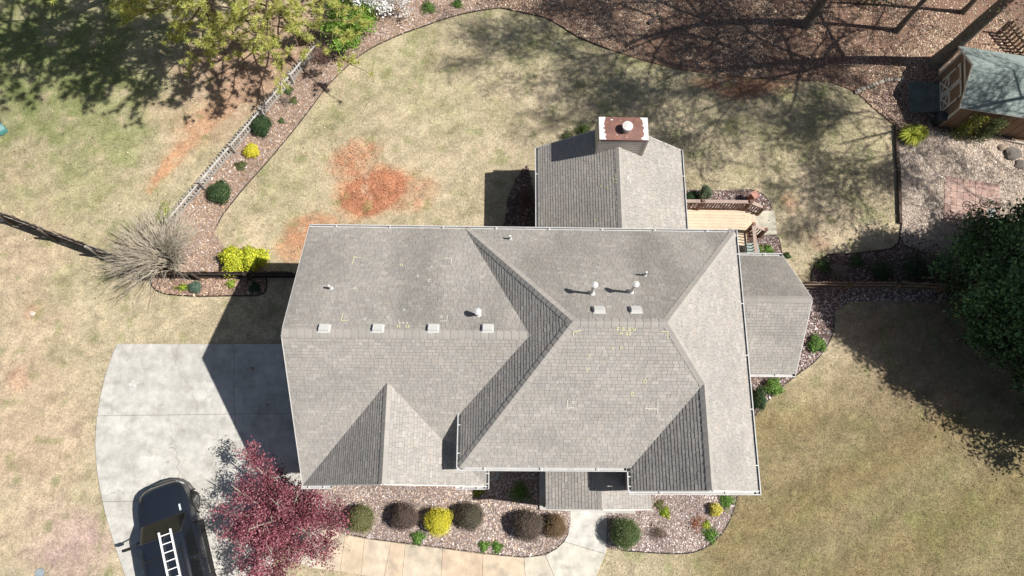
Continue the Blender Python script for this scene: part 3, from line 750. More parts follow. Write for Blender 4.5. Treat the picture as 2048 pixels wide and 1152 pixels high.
for x in (-4, 2.0): window(x, Yr - OV, 4.6, 1.2, 1.4, 'y')
for y in (2.5,): window(Xe - OV, y, 4.6, 1.0, 1.4, 'x'); window(Xe - OV, y, 1.7, 1.0, 1.4, 'x')
window(se - OV, sy_, 1.7, 1.4, 1.4, 'x'); window(rw + OV, 11.4, 1.7, 1.6, 1.4, 'x')
dm = MB(); dm.box(3.2, Ym + OV - .06, .12, 4.15, Ym + OV + .02, 2.2); dr = dm.build('door', mat('front_door', (.16, .05, .04), .5), house)
k = MB(); k.disc((4.03, Ym + OV - .09), .04, 1.05, 1.13, 10); k.build('handle', mat('brass', (.6, .45, .2), .3, metal=1), dr)

# white fascia boards, gutters with hangers
def gutter(p, q, z, out, fascia=True, dark_floor=False, w=.10, d=.10):
    p, q = Vector((*p, z)), Vector((*q, z)); o2 = Vector((*out, 0)); L = (q - p).length; dr = (q - p).normalized()
    m = MB(); c = (p + q) / 2
    zc = -.02
    m.obox(c + o2 * (w / 2) + Vector((0, 0, zc - d)), dr * L / 2, o2 * w / 2, Vector((0, 0, .006)))
    m.obox(c + o2 * w + Vector((0, 0, zc - d / 2 + .006)), dr * L / 2, o2 * .009, Vector((0, 0, d / 2)))
    m.obox(c + o2 * (w + .004) + Vector((0, 0, zc + .008)), dr * L / 2, o2 * .017, Vector((0, 0, .007)))
    m.obox(c - o2 * .012 + Vector((0, 0, zc - .10)), dr * L / 2, o2 * .012, Vector((0, 0, .09)))
    for e in (p, q): m.obox(e + o2 * w / 2 + Vector((0, 0, zc - d / 2)), dr * .006, o2 * w / 2, Vector((0, 0, d / 2)))
    g = m.build('gutter', M_GUTTER, house)
    if dark_floor:
        k = MB(); k.obox(c + o2 * (w / 2) + Vector((0, 0, zc - d * .62)), dr * (L / 2 - .02), o2 * (w / 2 - .014), Vector((0, 0, .03))); k.build('gutter_floor', M_GUTFLOOR, g)  # dark grey layer along the gutter bottom
    hm = MB(); hm.obox((0, 0, 0), dr * .014, o2 * (w / 2 + .01), (0, 0, .006)); me = hm.mesh('hanger', M_WHITE)
    n = max(2, int(L / 1.7))
    for i in range(n):
        h = link('hanger', me, g); h.location = p + dr * (L * (i + .5) / n) + o2 * w / 2 + Vector((0, 0, zc + .012))
    return g
gutter((Xl, Yr), (Xe, Yr), ze, (0, 1))
gutter((Xe, Yr + .1), (Xe, Yfe - .1), ze, (1, 0), dark_floor=True)
gutter((Xw2 - .1, Yfe), (Xe + .1, Yfe), ze, (0, -1))
gutter((Xw2, Ym - .12), (Xw2, Yfe - .02), ze, (-1, 0))
gutter((Xw - .1, Ym), (Xw2 - .13, Ym), ze, (0, -1))
gutter((Xw, yv + .05), (Xw, Ym - .02), ze, (-1, 0))
gutter((Xg, Ym + .05), (Xg, Yf - .1), zf, (1, 0))
gutter((Xg - 1.05, Yf), (Xg - .01, Yf), zf, (0, -1)); gutter((Xl - .05, Yf), (Xl + 1.0, Yf), zf, (0, -1))
gutter((rw, rn), (rw, Yr + .02), rz, (-1, 0)); gutter((re_, rn), (re_, Yr + .02), rz, (1, 0), dark_floor=True)
gutter((Xe + .02, sn), (se, sn), sz, (0, 1)); gutter((Xe + .02, ss), (se, ss), sz, (0, -1))
# rake trim on the gables and the boxed return under the right gable
M_TRIM = mat('trim_paint', (.62, .60, .57), .6, noise=[(4, .85, 1.08)])
def rake(p, q, side):
    m = MB(); p, q = Vector(p), Vector(q); m.bar(p + Vector(side) * .012 - Vector((0, 0, .085)), q + Vector(side) * .012 - Vector((0, 0, .085)), .03, .15); return m.build('rake_board', M_TRIM, house)
rake((Xl, Yr, ze), (Xl, yr, zr), (-1, 0, 0)); rake((Xl, Yf, zf), (Xl, yr, zr), (-1, 0, 0))
rake((Xl, Yf, zf), (xm, Yf, zfr), (0, -1, 0)); rake((Xg, Yf, zf), (xm, Yf, zfr), (0, -1, 0))
rake((Xw2, Yfe, ze), (xw3, Yfe, zw), (0, -1, 0)); rake((Xe, Yfe, ze), (xw3, Yfe, zw), (0, -1, 0))
rake((rw, rn, rz), (rx, rn, rzr), (0, 1, 0)); rake((re_, rn, rz), (rx, rn, rzr), (0, 1, 0))
rake((se, ss, sz), (se, sy_, szr), (1, 0, 0)); rake((se, sn, sz), (se, sy_, szr), (1, 0, 0))
rake((pW, pS, pz), (px_, pS, pzr), (0, -1, 0)); rake((pE, pS, pz), (px_, pS, pzr), (0, -1, 0))
# porch: slab, beam, posts
ps = slab([(1.80, Ym + .3), (1.80, -.46), (5.62, -.60), (5.62, Ym + .3)], -.05, .16, (.50, .49, .46), 'porch_floor', house)
m = MB(); m.box(pW + .05, pS + .04, pz - .32, pE - .05, pS + .2, pz - .08); m.build('porch_beam', M_WHITE, house)
for x in (2.15, 3.1, 4.5, 5.35):
    m = MB(); m.box(x - .09, pS + .04, .16, x + .09, pS + .22, pz - .33); m.box(x - .12, pS + .01, .16, x + .12, pS + .25, .3); m.build('porch_post', M_WHITE, house)

# ---------------------------------------------------------------- roof fittings
def box_vent(px, py, pl, parent):
    c = pl.hit(px, py, .08); V = []; m = MB()
    u, v, n2 = pl.u, pl.v, pl.n
    m.obox(c - n2 * .052, u * .195, v * .165, n2 * .003)
    a, b = .165, .135; lo = -.065; hi = .045
    pts = [c + u * sx * a + v * sy2 * b + n2 * lo for sx, sy2 in ((-1, -1), (1, -1), (1, 1), (-1, 1))] + [c + u * sx * (a - .015) + v * (sy2 * (b - .015)) + n2 * (hi + .012 * sy2) for sx, sy2 in ((-1, -1), (1, -1), (1, 1), (-1, 1))]
    m.faces(pts, BOXF); o = m.build('roof_vent', M_VENT, parent, bevel=.012)
    s = MB(); s.obox(c - v * (b + .003) - n2 * .02, u * (a - .03), v * .002, n2 * .025); return o
for px in (648, 755.5, 866, 975): box_vent(px, 655, G_rear, r_gar)
for px in (1198, 1272): box_vent(px, 618, M_n, r_main)
def pipe(px, py, pl, parent, h, r, cap=None, boot=.13, white=True, lean=(0, 0)):
    b = pl.hit(px, py, 0); m = MB()
    top = b + Vector((lean[0], lean[1], h))
    m.tube([b - Vector((0, 0, .05)), top], r, 12); o = m.build('vent_pipe', mat('galvanised', (.66, .65, .63), .45, dirt=(10, (.45, .25, .12), .5, .56)) if cap else M_VENT, parent, smooth=False)
    f = MB(); f.tube([b, b + Vector((0, 0, boot * .9))], [boot, r + .012], 12); f.build('flashing', M_VENT, o)
    if cap:
        c = MB(); c.disc((top.x, top.y), cap, top.z + .0, top.z + .12, 16); c.disc((top.x, top.y), cap + .02, top.z + .125, top.z + .17, 16, r1=cap * .45); c.build('pipe_cap', M_VENT, o)
    return o
pipe(1183, 588, M_n, r_main, .80, .05, .085, .125, lean=(-.02, .03)); pipe(1261, 585, M_n, r_main, .80, .05, .085, .125)
pipe(956, 630, G_rear, r_gar, .34, .055, .095, .115); pipe(662, 577, G_rear, r_gar, .32, .04, boot=.085); pipe(1289, 551, M_n, r_main, .36, .035, boot=.08); pipe(1020, 478, M_n, r_main, .3, .04, boot=.08)

# ---------------------------------------------------------------- chimney
CX0, CX1, CY0, CY1, CZ = 3.84, 5.63, 12.95, 13.83, 5.62
ch = MB(); ch.box(CX0 + .02, CY0 + .02, -.1, CX1 - .02, CY1 - .02, CZ - .05)
chim = ch.build('chimney', mat('chimney_sheathing', (.42, .38, .34), .8), house); chim['label'] = 'lap-sided chimney with a rusty metal cap'
M_LAP = mat('lap_siding', (.50, .455, .41), .7, noise=[(3, .85, 1.08), (20, .93, 1.05)])
z = -.05; i = 0
while z < CZ - .08:
    z1 = min(z + .17, CZ - .06)
    if z1 > 2.6:
        m = MB()
        for (x0, y0, x1, y1, nx, nyy) in ((CX0, CY0, CX1, CY0, 0, -1), (CX1, CY0, CX1, CY1, 1, 0), (CX1, CY1, CX0, CY1, 0, 1), (CX0, CY1, CX0, CY0, -1, 0)):
            o0, o1 = .034, .012
            ex = .02 if nyy else 0; 
            A = Vector((x0 + nx * o0, y0 + nyy * o0, z)); B = Vector((x1 + nx * o0, y1 + nyy * o0, z)); C = Vector((x1 + nx * o1, y1 + nyy * o1, z1)); D = Vector((x0 + nx * o1, y0 + nyy * o1, z1))
            m.poly([A, B, C, D]); m.poly([Vector((x0, y0, z)), Vector((x1, y1, z)), B, A])
        m.build('siding_board', M_LAP, chim)
    z += .17
for (x, y) in ((CX0, CY0), (CX1, CY0), (CX1, CY1), (CX0, CY1)):
    m = MB(); m.box(x - .045, y - .045, 2.6, x + .045, y + .045, CZ - .055); m.build('corner_board', M_LAP, chim)
M_RUST = mat('rusted_sheet', (.20, .10, .08), .6, noise=[(3, .7, 1.2)], dirt=(5.5, (.40, .16, .08), .6, .54), spec=.4)
cp = MB()
nx_, ny_ = 24, 12
V = []; Fv = []
for j in range(ny_ + 1):
    for i in range(nx_ + 1):
        a, b = i / nx_, j / ny_
        V.append((CX0 - .04 + (CX1 - CX0 + .08) * a, CY0 - .04 + (CY1 - CY0 + .08) * b, CZ + .05 + .05 * math.sin(math.pi * a) * math.sin(math.pi * b)))
for j in range(ny_):
    for i in range(nx_): q = j * (nx_ + 1) + i; Fv.append((q, q + 1, q + nx_ + 2, q + nx_ + 1))
cp.faces(V, Fv)
cp.box(CX0 - .04, CY0 - .04, CZ - .06, CX1 + .04, CY1 + .04, CZ + .048)
cap_o = cp.build('chimney_cap', M_RUST, chim)
# sky glare painted as white bands along the two short sides, plus specks
def glare_bands(side):
    m = MB(); x_in = []
    pts_out = []; pts_in = []
    for k in range(15):
        t = k / 14; y = CY0 - .035 + (CY1 - CY0 + .07) * t
        wdt = .14 + .13 * abs(t - .5) * 2 + random.uniform(-.06, .08)
        xo = (CX0 - .035) if side < 0 else (CX1 + .035); xi = xo - side * wdt
        zz = lambda x, yy: CZ + .054 + .05 * math.sin(math.pi * (x - CX0 + .04) / (CX1 - CX0 + .08)) * math.sin(math.pi * (yy - CY0 + .04) / (CY1 - CY0 + .08))
        pts_out.append((xo, y, zz(xo, y) + .003)); pts_in.append((xi, y, zz(xi, y) + .003))
    for k in range(14):
        q = [pts_out[k], pts_in[k], pts_in[k + 1], pts_out[k + 1]]
        m.poly(q if side < 0 else q[::-1]) if False else m.poly(q[::-1] if side < 0 else q)
    return m.build('glare_patch', M_WHITE, cap_o)
glare_bands(-1); glare_bands(1)
for k in range(4):
    x = random.uniform(CX0 + .3, CX1 - .3); y = random.choice((random.uniform(CY0, CY0 + .18), random.uniform(CY1 - .12, CY1))); m = MB()
    zz = CZ + .06 + .05 * math.sin(math.pi * (x - CX0 + .04) / (CX1 - CX0 + .08)) * math.sin(math.pi * (y - CY0 + .04) / (CY1 - CY0 + .08))
    r = random.uniform(.015, .04); m.poly([(x + r * random.uniform(.5, 2.2) * math.cos(a), y + r * random.uniform(.4, 1) * math.sin(a), zz + .004) for a in np.linspace(0, 2 * math.pi, 8)[:-1]]); m.build('glare_patch', M_WHITE, cap_o)
fx, fy = at(1253, 259, 5.75).x, at(1253, 259, 5.75).y
m = MB(); m.tube([(fx, fy, CZ + .05), (fx, fy, CZ + .33)], .17, 20); fl = m.build('flue', mat('flue_steel', (.5, .48, .46), .4, metal=.6, dirt=(8, (.2, .13, .1), .7, .5)), chim)
m = MB(); m.disc((fx, fy), .20, CZ + .36, CZ + .41, 20); m.disc((fx, fy), .198, CZ + .412, CZ + .44, 20, r1=.05)
for k in range(4):
    a = k * math.pi / 2; m.bar((fx + .16 * math.cos(a), fy + .16 * math.sin(a), CZ + .3), (fx + .16 * math.cos(a), fy + .16 * math.sin(a), CZ + .37), .02, .02)
m.build('flue_cap', M_VENT, fl)

# ---------------------------------------------------------------- inspection chalk on the shingles
M_CHALKY = mat('yellow_chalk', (.66, .63, .38), .95); M_CHALKW = mat('white_chalk', (.66, .65, .55), .95)
def chalk(strokes, pl, parent, mt, w=.011):
    for st in strokes:
        m = MB(); P = [pl.hit(x, y, .024) for x, y in st]
        for i in range(len(P) - 1):
            d = (P[i + 1] - P[i]).normalized(); s = pl.n.cross(d) * w
            m.poly([P[i] - s, P[i + 1] - s, P[i + 1] + s, P[i] + s])
        m.build('chalk_mark', mt, parent)
def circle(cx, cy, r, gap=0): return [(cx + r * math.cos(a), cy + r * math.sin(a)) for a in np.linspace(gap, 2 * math.pi - .3 * gap, 10)]
def glyphs(txt, x, y, w, h, gap):
    S = {'F': [[(0, 1), (0, 0), (1, 0)], [(0, .5), (.7, .5)]], 'S': [[(1, .1), (.4, 0), (0, .25), (.9, .65), (.6, 1), (0, .9)]], 'W': [[(0, 0), (.25, 1), (.5, .4), (.75, 1), (1, 0)]],
         'H': [[(0, 0), (0, 1)], [(1, 0), (1, 1)], [(0, .5), (1, .5)]], '6': [[(.9, 0), (.2, .3), (0, .8), (.5, 1), (.9, .75), (.5, .5), (.05, .7)]], 'Z': [[(0, 0), (1, 0), (0, 1), (1, 1)]],
         '3': [[(0, 0), (.9, .15), (.4, .45), (.9, .75), (0, 1)]], '8': [circle(.5, .25, .25), circle(.5, .75, .28)], '5': [[(.9, 0), (.1, 0), (.1, .45), (.9, .6), (.6, 1), (0, .95)]], 'o': [circle(.5, .5, .4)]}
    out = []
    for ch_ in txt:
        for st in S.get(ch_, []): out.append([(x + a * w, y + b * h) for a, b in st])
        x += gap
    return out
chalk(glyphs('FS', 1234, 655.5, 6, 6, 9.5) + glyphs('SW', 1256, 655.5, 7, 6, 9) + glyphs('H', 1240, 664, 4, 5, 6) + glyphs('6Z', 1251, 665, 5, 5, 6.5) + [[(1146.5, 674), (1147.5, 663), (1163, 661)], [(1323, 663), (1336, 663), (1335, 677)]], M_s, r_main, M_CHALKY)
chalk([circle(1179, 711, 2.2, .9), circle(1243, 696, 2.4, .5), circle(1175, 740, 2.2, 1), circle(1290, 763, 3), circle(1265, 788, 3), circle(1226, 697, 2, 1)], M_s, r_main, M_CHALKY)
chalk([[(1135, 800), (1134, 816), (1148, 815)], [(1316, 797), (1315, 827)], [(1290, 817), (1315, 818)], circle(1146, 805, 2.2), circle(1222, 717, 2.4, .6)], M_s, r_main, M_CHALKW)
chalk([[(708, 512), (706, 522), (704, 528)], [(706, 514), (724, 515)], [(682, 641), (686, 626)], [(681, 641), (696, 641)], circle(802.5, 530, 2.4)] + glyphs('38', 793, 650, 3.6, 5, 4.5) + glyphs('58', 811, 650, 3.6, 5, 4.5), G_rear, r_gar, M_CHALKY, .01)
chalk([[(887, 516), (903, 516.5), (902, 528)], [(894.5, 630), (893.5, 642)], [(880, 642), (893.5, 642)], circle(709.5, 576.5, 2.3), circle(776, 634, 2.6), circle(730, 638, 2.3, .5), circle(883.5, 633, 2.3), circle(808, 619.5, 2), circle(859, 561, 2.6, 1), circle(863, 534, 2, 1), circle(836, 552, 2, .8)] + glyphs('ooo', 797, 643.5, 3.4, 4, 7.5), G_rear, r_gar, M_CHALKW, .01)
chalk([circle(1232, 351, 2.2, .8), circle(1202, 372, 1.6), circle(1215, 376, 1.8, .6), circle(1190, 441, 2, .5), [(1225, 357), (1229, 358), (1225, 361), (1229, 366)], [(1231, 357), (1235, 360), (1231, 364), (1235, 366)]], R_w, r_rear, M_CHALKY, .014)
chalk([[(1254, 351), (1258, 354), (1254, 358)], [(1259, 355), (1262, 361), (1260, 367)], [(1254, 366), (1257, 372)]], R_e, r_rear, M_CHALKW, .012)

# ================================================================== FENCES
def wood(name, col, lo=.65, hi=1.3): return mat(name, col, .9, noise=[(2.5, lo, hi), (18, .8, 1.2)], bump=.006, bscale=30)
W_GREY = wood('weathered_grey_wood', (.50, .48, .45)); W_DARK = wood('dark_brown_wood', (.085, .062, .05)); W_BROWN = wood('brown_stain_wood', (.20, .115, .085)); W_OLD = wood('old_brown_wood', (.20, .15, .115))
W_GREEN = wood('green_grey_wood', (.16, .195, .175)); W_DECK = [wood('deck_wood_%s' % k, c, .88, 1.1) for k, c in (('pale', (.60, .49, .36)), ('warm', (.63, .505, .37)), ('light', (.565, .465, .345)))]
def fence(label, pts, h, mats, pitch, bw, name='wooden_fence', pointed=False, rails=(.25, .75), jitter=.02, both=False, group=None, lean=0):
    pts = [Vector((*p, 0)) for p in pts]
    root = thing(name, label, 'fence', pts[0], group)
    pr = []
    for a in range(len(pts) - 1):
        p, q = pts[a], pts[a + 1]; d = (q - p); L = d.length; d.normalize(); nn = Vector((-d.y, d.x, 0))
        for r in rails:
            m = MB(); m.bar(p + Vector((0, 0, h * r)) - nn * .03, q + Vector((0, 0, h * r)) - nn * .03, .04, .085); m.build('rail', random.choice(mats), root)
        n = int(L / pitch)
        base = []
        for mt in mats:
            for v in range(2):
                m = MB(); w = bw / 2; t = .011; hh = h * (1 + .02 * v)
                if pointed:
                    prof = [(-w, .03), (w, .03), (w, hh - .06), (w * .35, hh), (-w * .35, hh), (-w, hh - .06)]
                else:
                    prof = [(-w, .02), (w, .02), (w, hh - .03), (w - .025, hh), (-w + .025, hh), (-w, hh - .03)]
                k = len(prof); ang = math.atan2(d.y, d.x); ca, sa = math.cos(ang), math.sin(ang)
                F_ = [(x * ca + t * sa, x * sa - t * ca, z) for x, z in prof]; B_ = [(x * ca - t * sa, x * sa + t * ca, z) for x, z in prof]
                m.faces(F_ + B_, [tuple(range(k)), tuple(reversed(range(k, 2 * k)))] + [(i, k + i, k + (i + 1) % k, (i + 1) % k) for i in range(k)])
                base.append(m.mesh('picket', mt))
        for i in range(n):
            o = link('picket', random.choice(base), root)
            sd = .022 if not both or i % 2 else -.085
            o.location = p + d * (pitch * (i + .5)) + nn * sd + Vector((0, 0, random.uniform(-jitter, jitter)))
            o.rotation_euler = (random.gauss(0, .012) + lean, random.gauss(0, .012), 0)
        npst = max(1, round(L / 2.3))
        for i in range(npst + 1):
            c = p + d * (L * i / npst) - nn * .09; m = MB(); m.box(c.x - .045, c.y - .045, 0, c.x + .045, c.y + .045, h + .02); m.build('post', random.choice(mats), root)
    return root
c_ = lambda px, py: tuple(at(px, py))[:2]
fence('low weathered grey picket fence running diagonally along the back garden bed', [c_(344, 452), c_(640, 100)], .8, [wood('mid_grey_wood', (.40, .38, .35)), wood('pale_grey_wood', (.52, .505, .48)), wood('dull_grey_wood', (.33, .31, .285))], .152, .066, 'picket_fence', True)
fence('tall brown board fence crossing the left lawn towards the bare shrub', [c_(-60, 412), c_(300, 545)], 1.4, [wood('umber_wood', (.15, .12, .10)), W_OLD, wood('grey_brown_wood', (.30, .27, .24))], .15, .142)
fence('low dark board fence running from the bare shrub to the garage corner', [c_(300, 556), c_(600, 556)], .82, [W_DARK, wood('black_brown_wood', (.06, .043, .036))], .15, .142)
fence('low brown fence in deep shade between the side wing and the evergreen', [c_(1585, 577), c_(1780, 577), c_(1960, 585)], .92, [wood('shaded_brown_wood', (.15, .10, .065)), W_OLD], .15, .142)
fence('short slatted fence beside the big trunk at the top right corner', [c_(1996, 66), c_(2060, 142)], 1.0, [W_OLD, wood('tan_wood', (.36, .27, .18))], .2, .1)
for i, (p, q, lab) in enumerate((((1791, 250), (1794, 338), 'upper dark timber beam edging the pebble patio'), ((1795.5, 340), (1799, 448), 'lower dark timber beam edging the pebble patio'))):
    a, b = at(*p), at(*q); m = MB(); m.bar(a + Vector((0, 0, .07)), b + Vector((0, 0, .07)), .14, .16); tag(m.build('timber_edging', W_DARK, bevel=.01), lab, 'edging')
a, b = at(1800, 250), at(1888, 262); m = MB(); m.bar(a + Vector((0, 0, .06)), b + Vector((0, 0, .06)), .1, .12); tag(m.build('timber_edging', W_OLD, bevel=.01), 'thin grey timber between the ornamental grass and the shed', 'edging')
a, b = at(1968, 272), at(2080, 296); m = MB(); m.bar(a + Vector((0, 0, .06)), b + Vector((0, 0, .06)), .11, .13); tag(m.build('timber_edging', wood('silver_wood', (.42, .37, .32)), bevel=.01), 'pale timber along the foot of the shed side wall', 'edging')
# pale block border near the shed ramp
bl = thing('block_border', 'curved border of pale concrete blocks left of the shed ramp', 'border', at(1760, 175))
bp_ = smooth_poly([(1712, 186), (1722, 181), (1740, 175), (1758, 167), (1775, 162), (1795, 161), (1806, 160)], 3)
m = MB(); m.box(-.12, -.075, 0, .12, .075, .15); bme = m.mesh('block', mat('block_concrete', (.44, .39, .33), .9, noise=[(6, .7, 1.2)]))
for i in range(0, len(bp_)):
    p = at(*bp_[i]); q = at(*bp_[min(i + 1, len(bp_) - 1)]) if i + 1 < len(bp_) else at(bp_[i][0] + 5, bp_[i][1])
    o = link('block', bme, bl); o.location = p; o.rotation_euler = (random.gauss(0, .05), random.gauss(0, .05), math.atan2(q.y - p.y, q.x - p.x) + 1.2 + random.gauss(0, .2)); o.scale = (.75, .8, random.uniform(.7, 1.1))

# ================================================================== THE SHED
sA = Vector((20.86, 16.94, 0)); sB = Vector((21.32, 19.80, 0))     # front wall corners, south and north
sv = (sB - sA).normalized(); SWd = (sB - sA).length; su = Vector((sv.y, -sv.x, 0))           # u goes east, into the shed
SHZ, SHL, RISE = 2.02, 4.6, .85
def sh(u, v, z): return sA + su * u + sv * v + Vector((0, 0, z))
shed = thing('shed', 'tan garden shed with white-trimmed double doors and grey-green roof', 'shed', sA)
M_SHEDW = mat('shed_siding', (.27, .175, .115), .8, noise=[(2, .85, 1.1), (12, .9, 1.08)])
M_SHEDT = mat('shed_trim', (.68, .65, .57), .7, noise=[(5, .85, 1.08)])
m = MB(); prof = [(0, 0), (SWd, 0), (SWd, SHZ), (SWd / 2, SHZ + RISE), (0, SHZ)]
n = 5; m.faces([sh(0, v, z) for v, z in prof] + [sh(SHL, v, z) for v, z in prof], [tuple(range(n))[::-1], tuple(range(n, 2 * n))] + [(i, (i + 1) % n, n + (i + 1) % n, n + i) for i in range(n)])
m.build('wall', M_SHEDW, shed)
# vertical grooves (battens) on the long side wall
for k in range(11):
    m = MB(); m.obox(sh(.25 + k * .4, -.008, SHZ / 2), su * .006, sv * .008, Vector((0, 0, SHZ / 2 - .03))); m.build('batten', mat('batten_brown', (.20, .13, .085), .8), shed)
M_SHEDR = mat('shed_shingle', (.25, .30, .285), .95, noise=[(1.5, .82, 1.12), (9, .85, 1.15), (40, .75, 1.25)], bump=.01, bscale=26)
for sgn in (0, 1):
    m = MB(); e = .22; ov = .16
    v0 = -ov if sgn == 0 else SWd + ov; vm = SWd / 2
    slope = RISE / (SWd / 2); z0 = SHZ - ov * slope
    tr = MB()
    rows = 14; 
    for k in range(rows):       # overlapping courses
        t0, t1 = k / rows, (k + 1) / rows
        a0 = v0 + (vm - v0) * t0; a1 = v0 + (vm - v0) * t1; b0 = z0 + (SHZ + RISE - z0) * t0; b1 = z0 + (SHZ + RISE - z0) * t1
        V = [sh(-e, a0, b0 + .028), sh(SHL + e, a0, b0 + .028), sh(SHL + e, a1, b1 + .016), sh(-e, a1, b1 + .016), sh(-e, a0, b0), sh(SHL + e, a0, b0), sh(SHL + e, a1, b1), sh(-e, a1, b1)]
        fs = [(0, 1, 2, 3), (4, 5, 1, 0), (5, 6, 2, 1), (7, 4, 0, 3)]
        if sgn: fs = [f[::-1] for f in fs]
        m2 = MB(); m2.faces(V, fs)
        if k == 0: ro = m2.build('roof', M_SHEDR, shed)
        else: m2.build('shingle_course', M_SHEDR, ro)
    m = MB(); m.bar(sh(-e, v0, z0 - .04), sh(-e, vm, SHZ + RISE - .04), .03, .1); m.build('rake_board', M_SHEDT, shed)
    m = MB(); m.bar(sh(-e, v0, z0 - .03), sh(SHL, v0, z0 - .03), .03, .06); m.build('drip_edge', mat('drip_metal', (.5, .52, .5), .5), shed)
def onw(y0, z0, y1, z1, w, t=.02, name='trim_board', par=None, out=.014):
    m = MB(); a = sh(-out, y0, z0); b = sh(-out, y1, z1); d = (b - a).normalized(); s = su.cross(d).normalized(); m.obox((a + b) / 2, d * ((b - a).length / 2), s * w / 2, su * t / 2); return m.build(name, M_SHEDT, par or shed)
onw(.05, 0, .05, SHZ, .12); onw(SWd - .05, 0, SWd - .05, SHZ, .12); onw(.1, SHZ - .02, SWd - .1, SHZ - .02, .12)
dw = .86; cv = SWd / 2
for s in (-1, 1):
    v0 = cv + s * .02; v1 = cv + s * dw
    m = MB(); lo_, hi_ = min(v0, v1), max(v0, v1); c0 = sh(-.02, (lo_ + hi_) / 2, .97); m.obox(c0, su * .018, sv * (hi_ - lo_) / 2, Vector((0, 0, .85)))
    do = m.build('door', M_SHEDW, shed)
    zt, zmid, zb = 1.78, .86, .14
    for (a, b_, c1, d1, w) in ((v0 + s * .05, zb, v0 + s * .05, zt, .1), (v1 - s * .05, zb, v1 - s * .05, zt, .1), (lo_ + .09, zt - .05, hi_ - .09, zt - .05, .1), (lo_ + .09, zb + .05, hi_ - .09, zb + .05, .1), (lo_ + .09, zmid, hi_ - .09, zmid, .1)):
        onw(a, b_, c1, d1, w, name='door_trim', par=do, out=.044)
    onw(lo_ + .1, zb + .1, hi_ - .1, zmid - .06, .07, name='cross_brace', par=do, out=.046); onw(lo_ + .1, zmid - .06, hi_ - .1, zb + .1, .07, name='cross_brace', par=do, out=.0505)
    for z in (.35, 1.5):
        m = MB(); m.obox(sh(-.07, v1 - s * .03, z), su * .008, sv * .07, Vector((0, 0, .025))); m.build('hinge', mat('black_iron', (.02, .02, .02), .5), do)
m = MB(); m.obox(sh(-.075, cv + .12, .95), su * .02, sv * .015, Vector((0, 0, .07))); m.build('handle', mat('black_iron', (.02, .02, .02), .5), do)
# ramp of green-grey boards in front of the doors
ramp = thing('shed_ramp', 'green-grey boarded ramp in front of the shed doors', 'ramp', at(1845, 197))
rA, rB, rC, rD = at(1814, 166), at(1874, 170), at(1876, 227), at(1818, 227)
nb = 13
for k in range(nb):
    t0 = (k + .08) / nb; t1 = (k + .92) / nb; z0, z1 = .08 + .1 * t0, .08 + .1 * t1
    a = rA.lerp(rB, t0); b = rA.lerp(rB, t1); c = rD.lerp(rC, t1); d = rD.lerp(rC, t0); m = MB()
    m.faces([(a.x, a.y, .04), (b.x, b.y, .04), (c.x, c.y, .04), (d.x, d.y, .04), (a.x, a.y, z0), (b.x, b.y, z1), (c.x, c.y, z1), (d.x, d.y, z0)], [tuple(reversed(f)) for f in BOXF]); m.build('plank', W_GREEN, ramp)
# round bin at the shed corner
b0 = at(1869, 246); m = MB()
bn = thing('waste_bin', 'round dark bin with a domed lid at the shed corner', 'bin', b0)
m.disc((b0.x, b0.y), .2, .02, .62, 20, r1=.24); m.build('body', mat('dark_plastic', (.035, .04, .042), .5), bn)
m = MB(); m.disc((b0.x, b0.y), .265, .62, .67, 20); m.disc((b0.x, b0.y), .26, .672, .72, 20, r1=.12); m.build('lid', mat('lid_plastic', (.06, .07, .072), .45), bn)

# ================================================================== THE DECK
ZD = .5
deck = thing('deck', 'pale timber deck with brown railings beside the rear wing', 'deck', (9.5, 11, 0))
dx0, dx1, dy0, dy1 = 7.25, 11.02, 8.8, 12.36
nb = 25; bw = (dy1 - dy0) / nb
for k in range(nb):
    m = MB(); m.box(dx0, dy0 + k * bw + .004, ZD - .035, dx1, dy0 + (k + 1) * bw - .004, ZD); m.build('plank', random.choice(W_DECK), deck)
m = MB(); m.box(dx1 - .04, dy0, ZD - .25, dx1 + .004, dy1 + .02, ZD - .04); m.box(dx0, dy1 - .02, ZD - .25, dx1 - .045, dy1 + .02, ZD - .04); m.build('skirt_board', W_BROWN, deck)
for (x, y) in ((8.4, 12.2), (10.9, 12.2), (10.9, 9.2), (8.4, 9.2)):
    m = MB(); m.box(x - .06, y - .06, -.05, x + .06, y + .06, ZD - .26); m.build('footing_post', W_BROWN, deck)
def rail_run(p, q, z, h=.92, posts=(0, 1), bal=.13, z2=None):
    p, q = Vector((*p, z)), Vector((*q, z if z2 is None else z2)); d = q - p; L = d.length; Vz = Vector((0, 0, 1))
    m = MB(); m.bar(p + Vz * h, q + Vz * h, .15, .035); m.build('top_rail', wood('rail_cap_wood', (.36, .275, .235), .85, 1.1), deck)
    m = MB(); m.bar(p + Vz * (h - .06), q + Vz * (h - .06), .04, .08); m.bar(p + Vz * .1, q + Vz * .1, .04, .08); m.build('rail', W_BROWN, deck)
    n = max(2, int(Vector((d.x, d.y)).length / bal))
    for i in range(1, n):
        c = p + d * (i / n); m = MB(); m.box(c.x - .018, c.y - .018, c.z + .1, c.x + .018, c.y + .018, c.z + h - .04); m.build('baluster', W_BROWN, deck)
    for t in posts:
        c = p + d * t; m = MB(); m.box(c.x - .05, c.y - .05, c.z - .4, c.x + .05, c.y + .05, c.z + h + .06); m.box(c.x - .065, c.y - .065, c.z + h + .061, c.x + .065, c.y + .065, c.z + h + .1); m.build('post', W_BROWN, deck)
rail_run((7.7, 12.32), (11.0, 12.32), ZD, posts=(.36, .99))
rail_run((10.98, 11.28), (10.98, 8.85), ZD, posts=(0, 1))
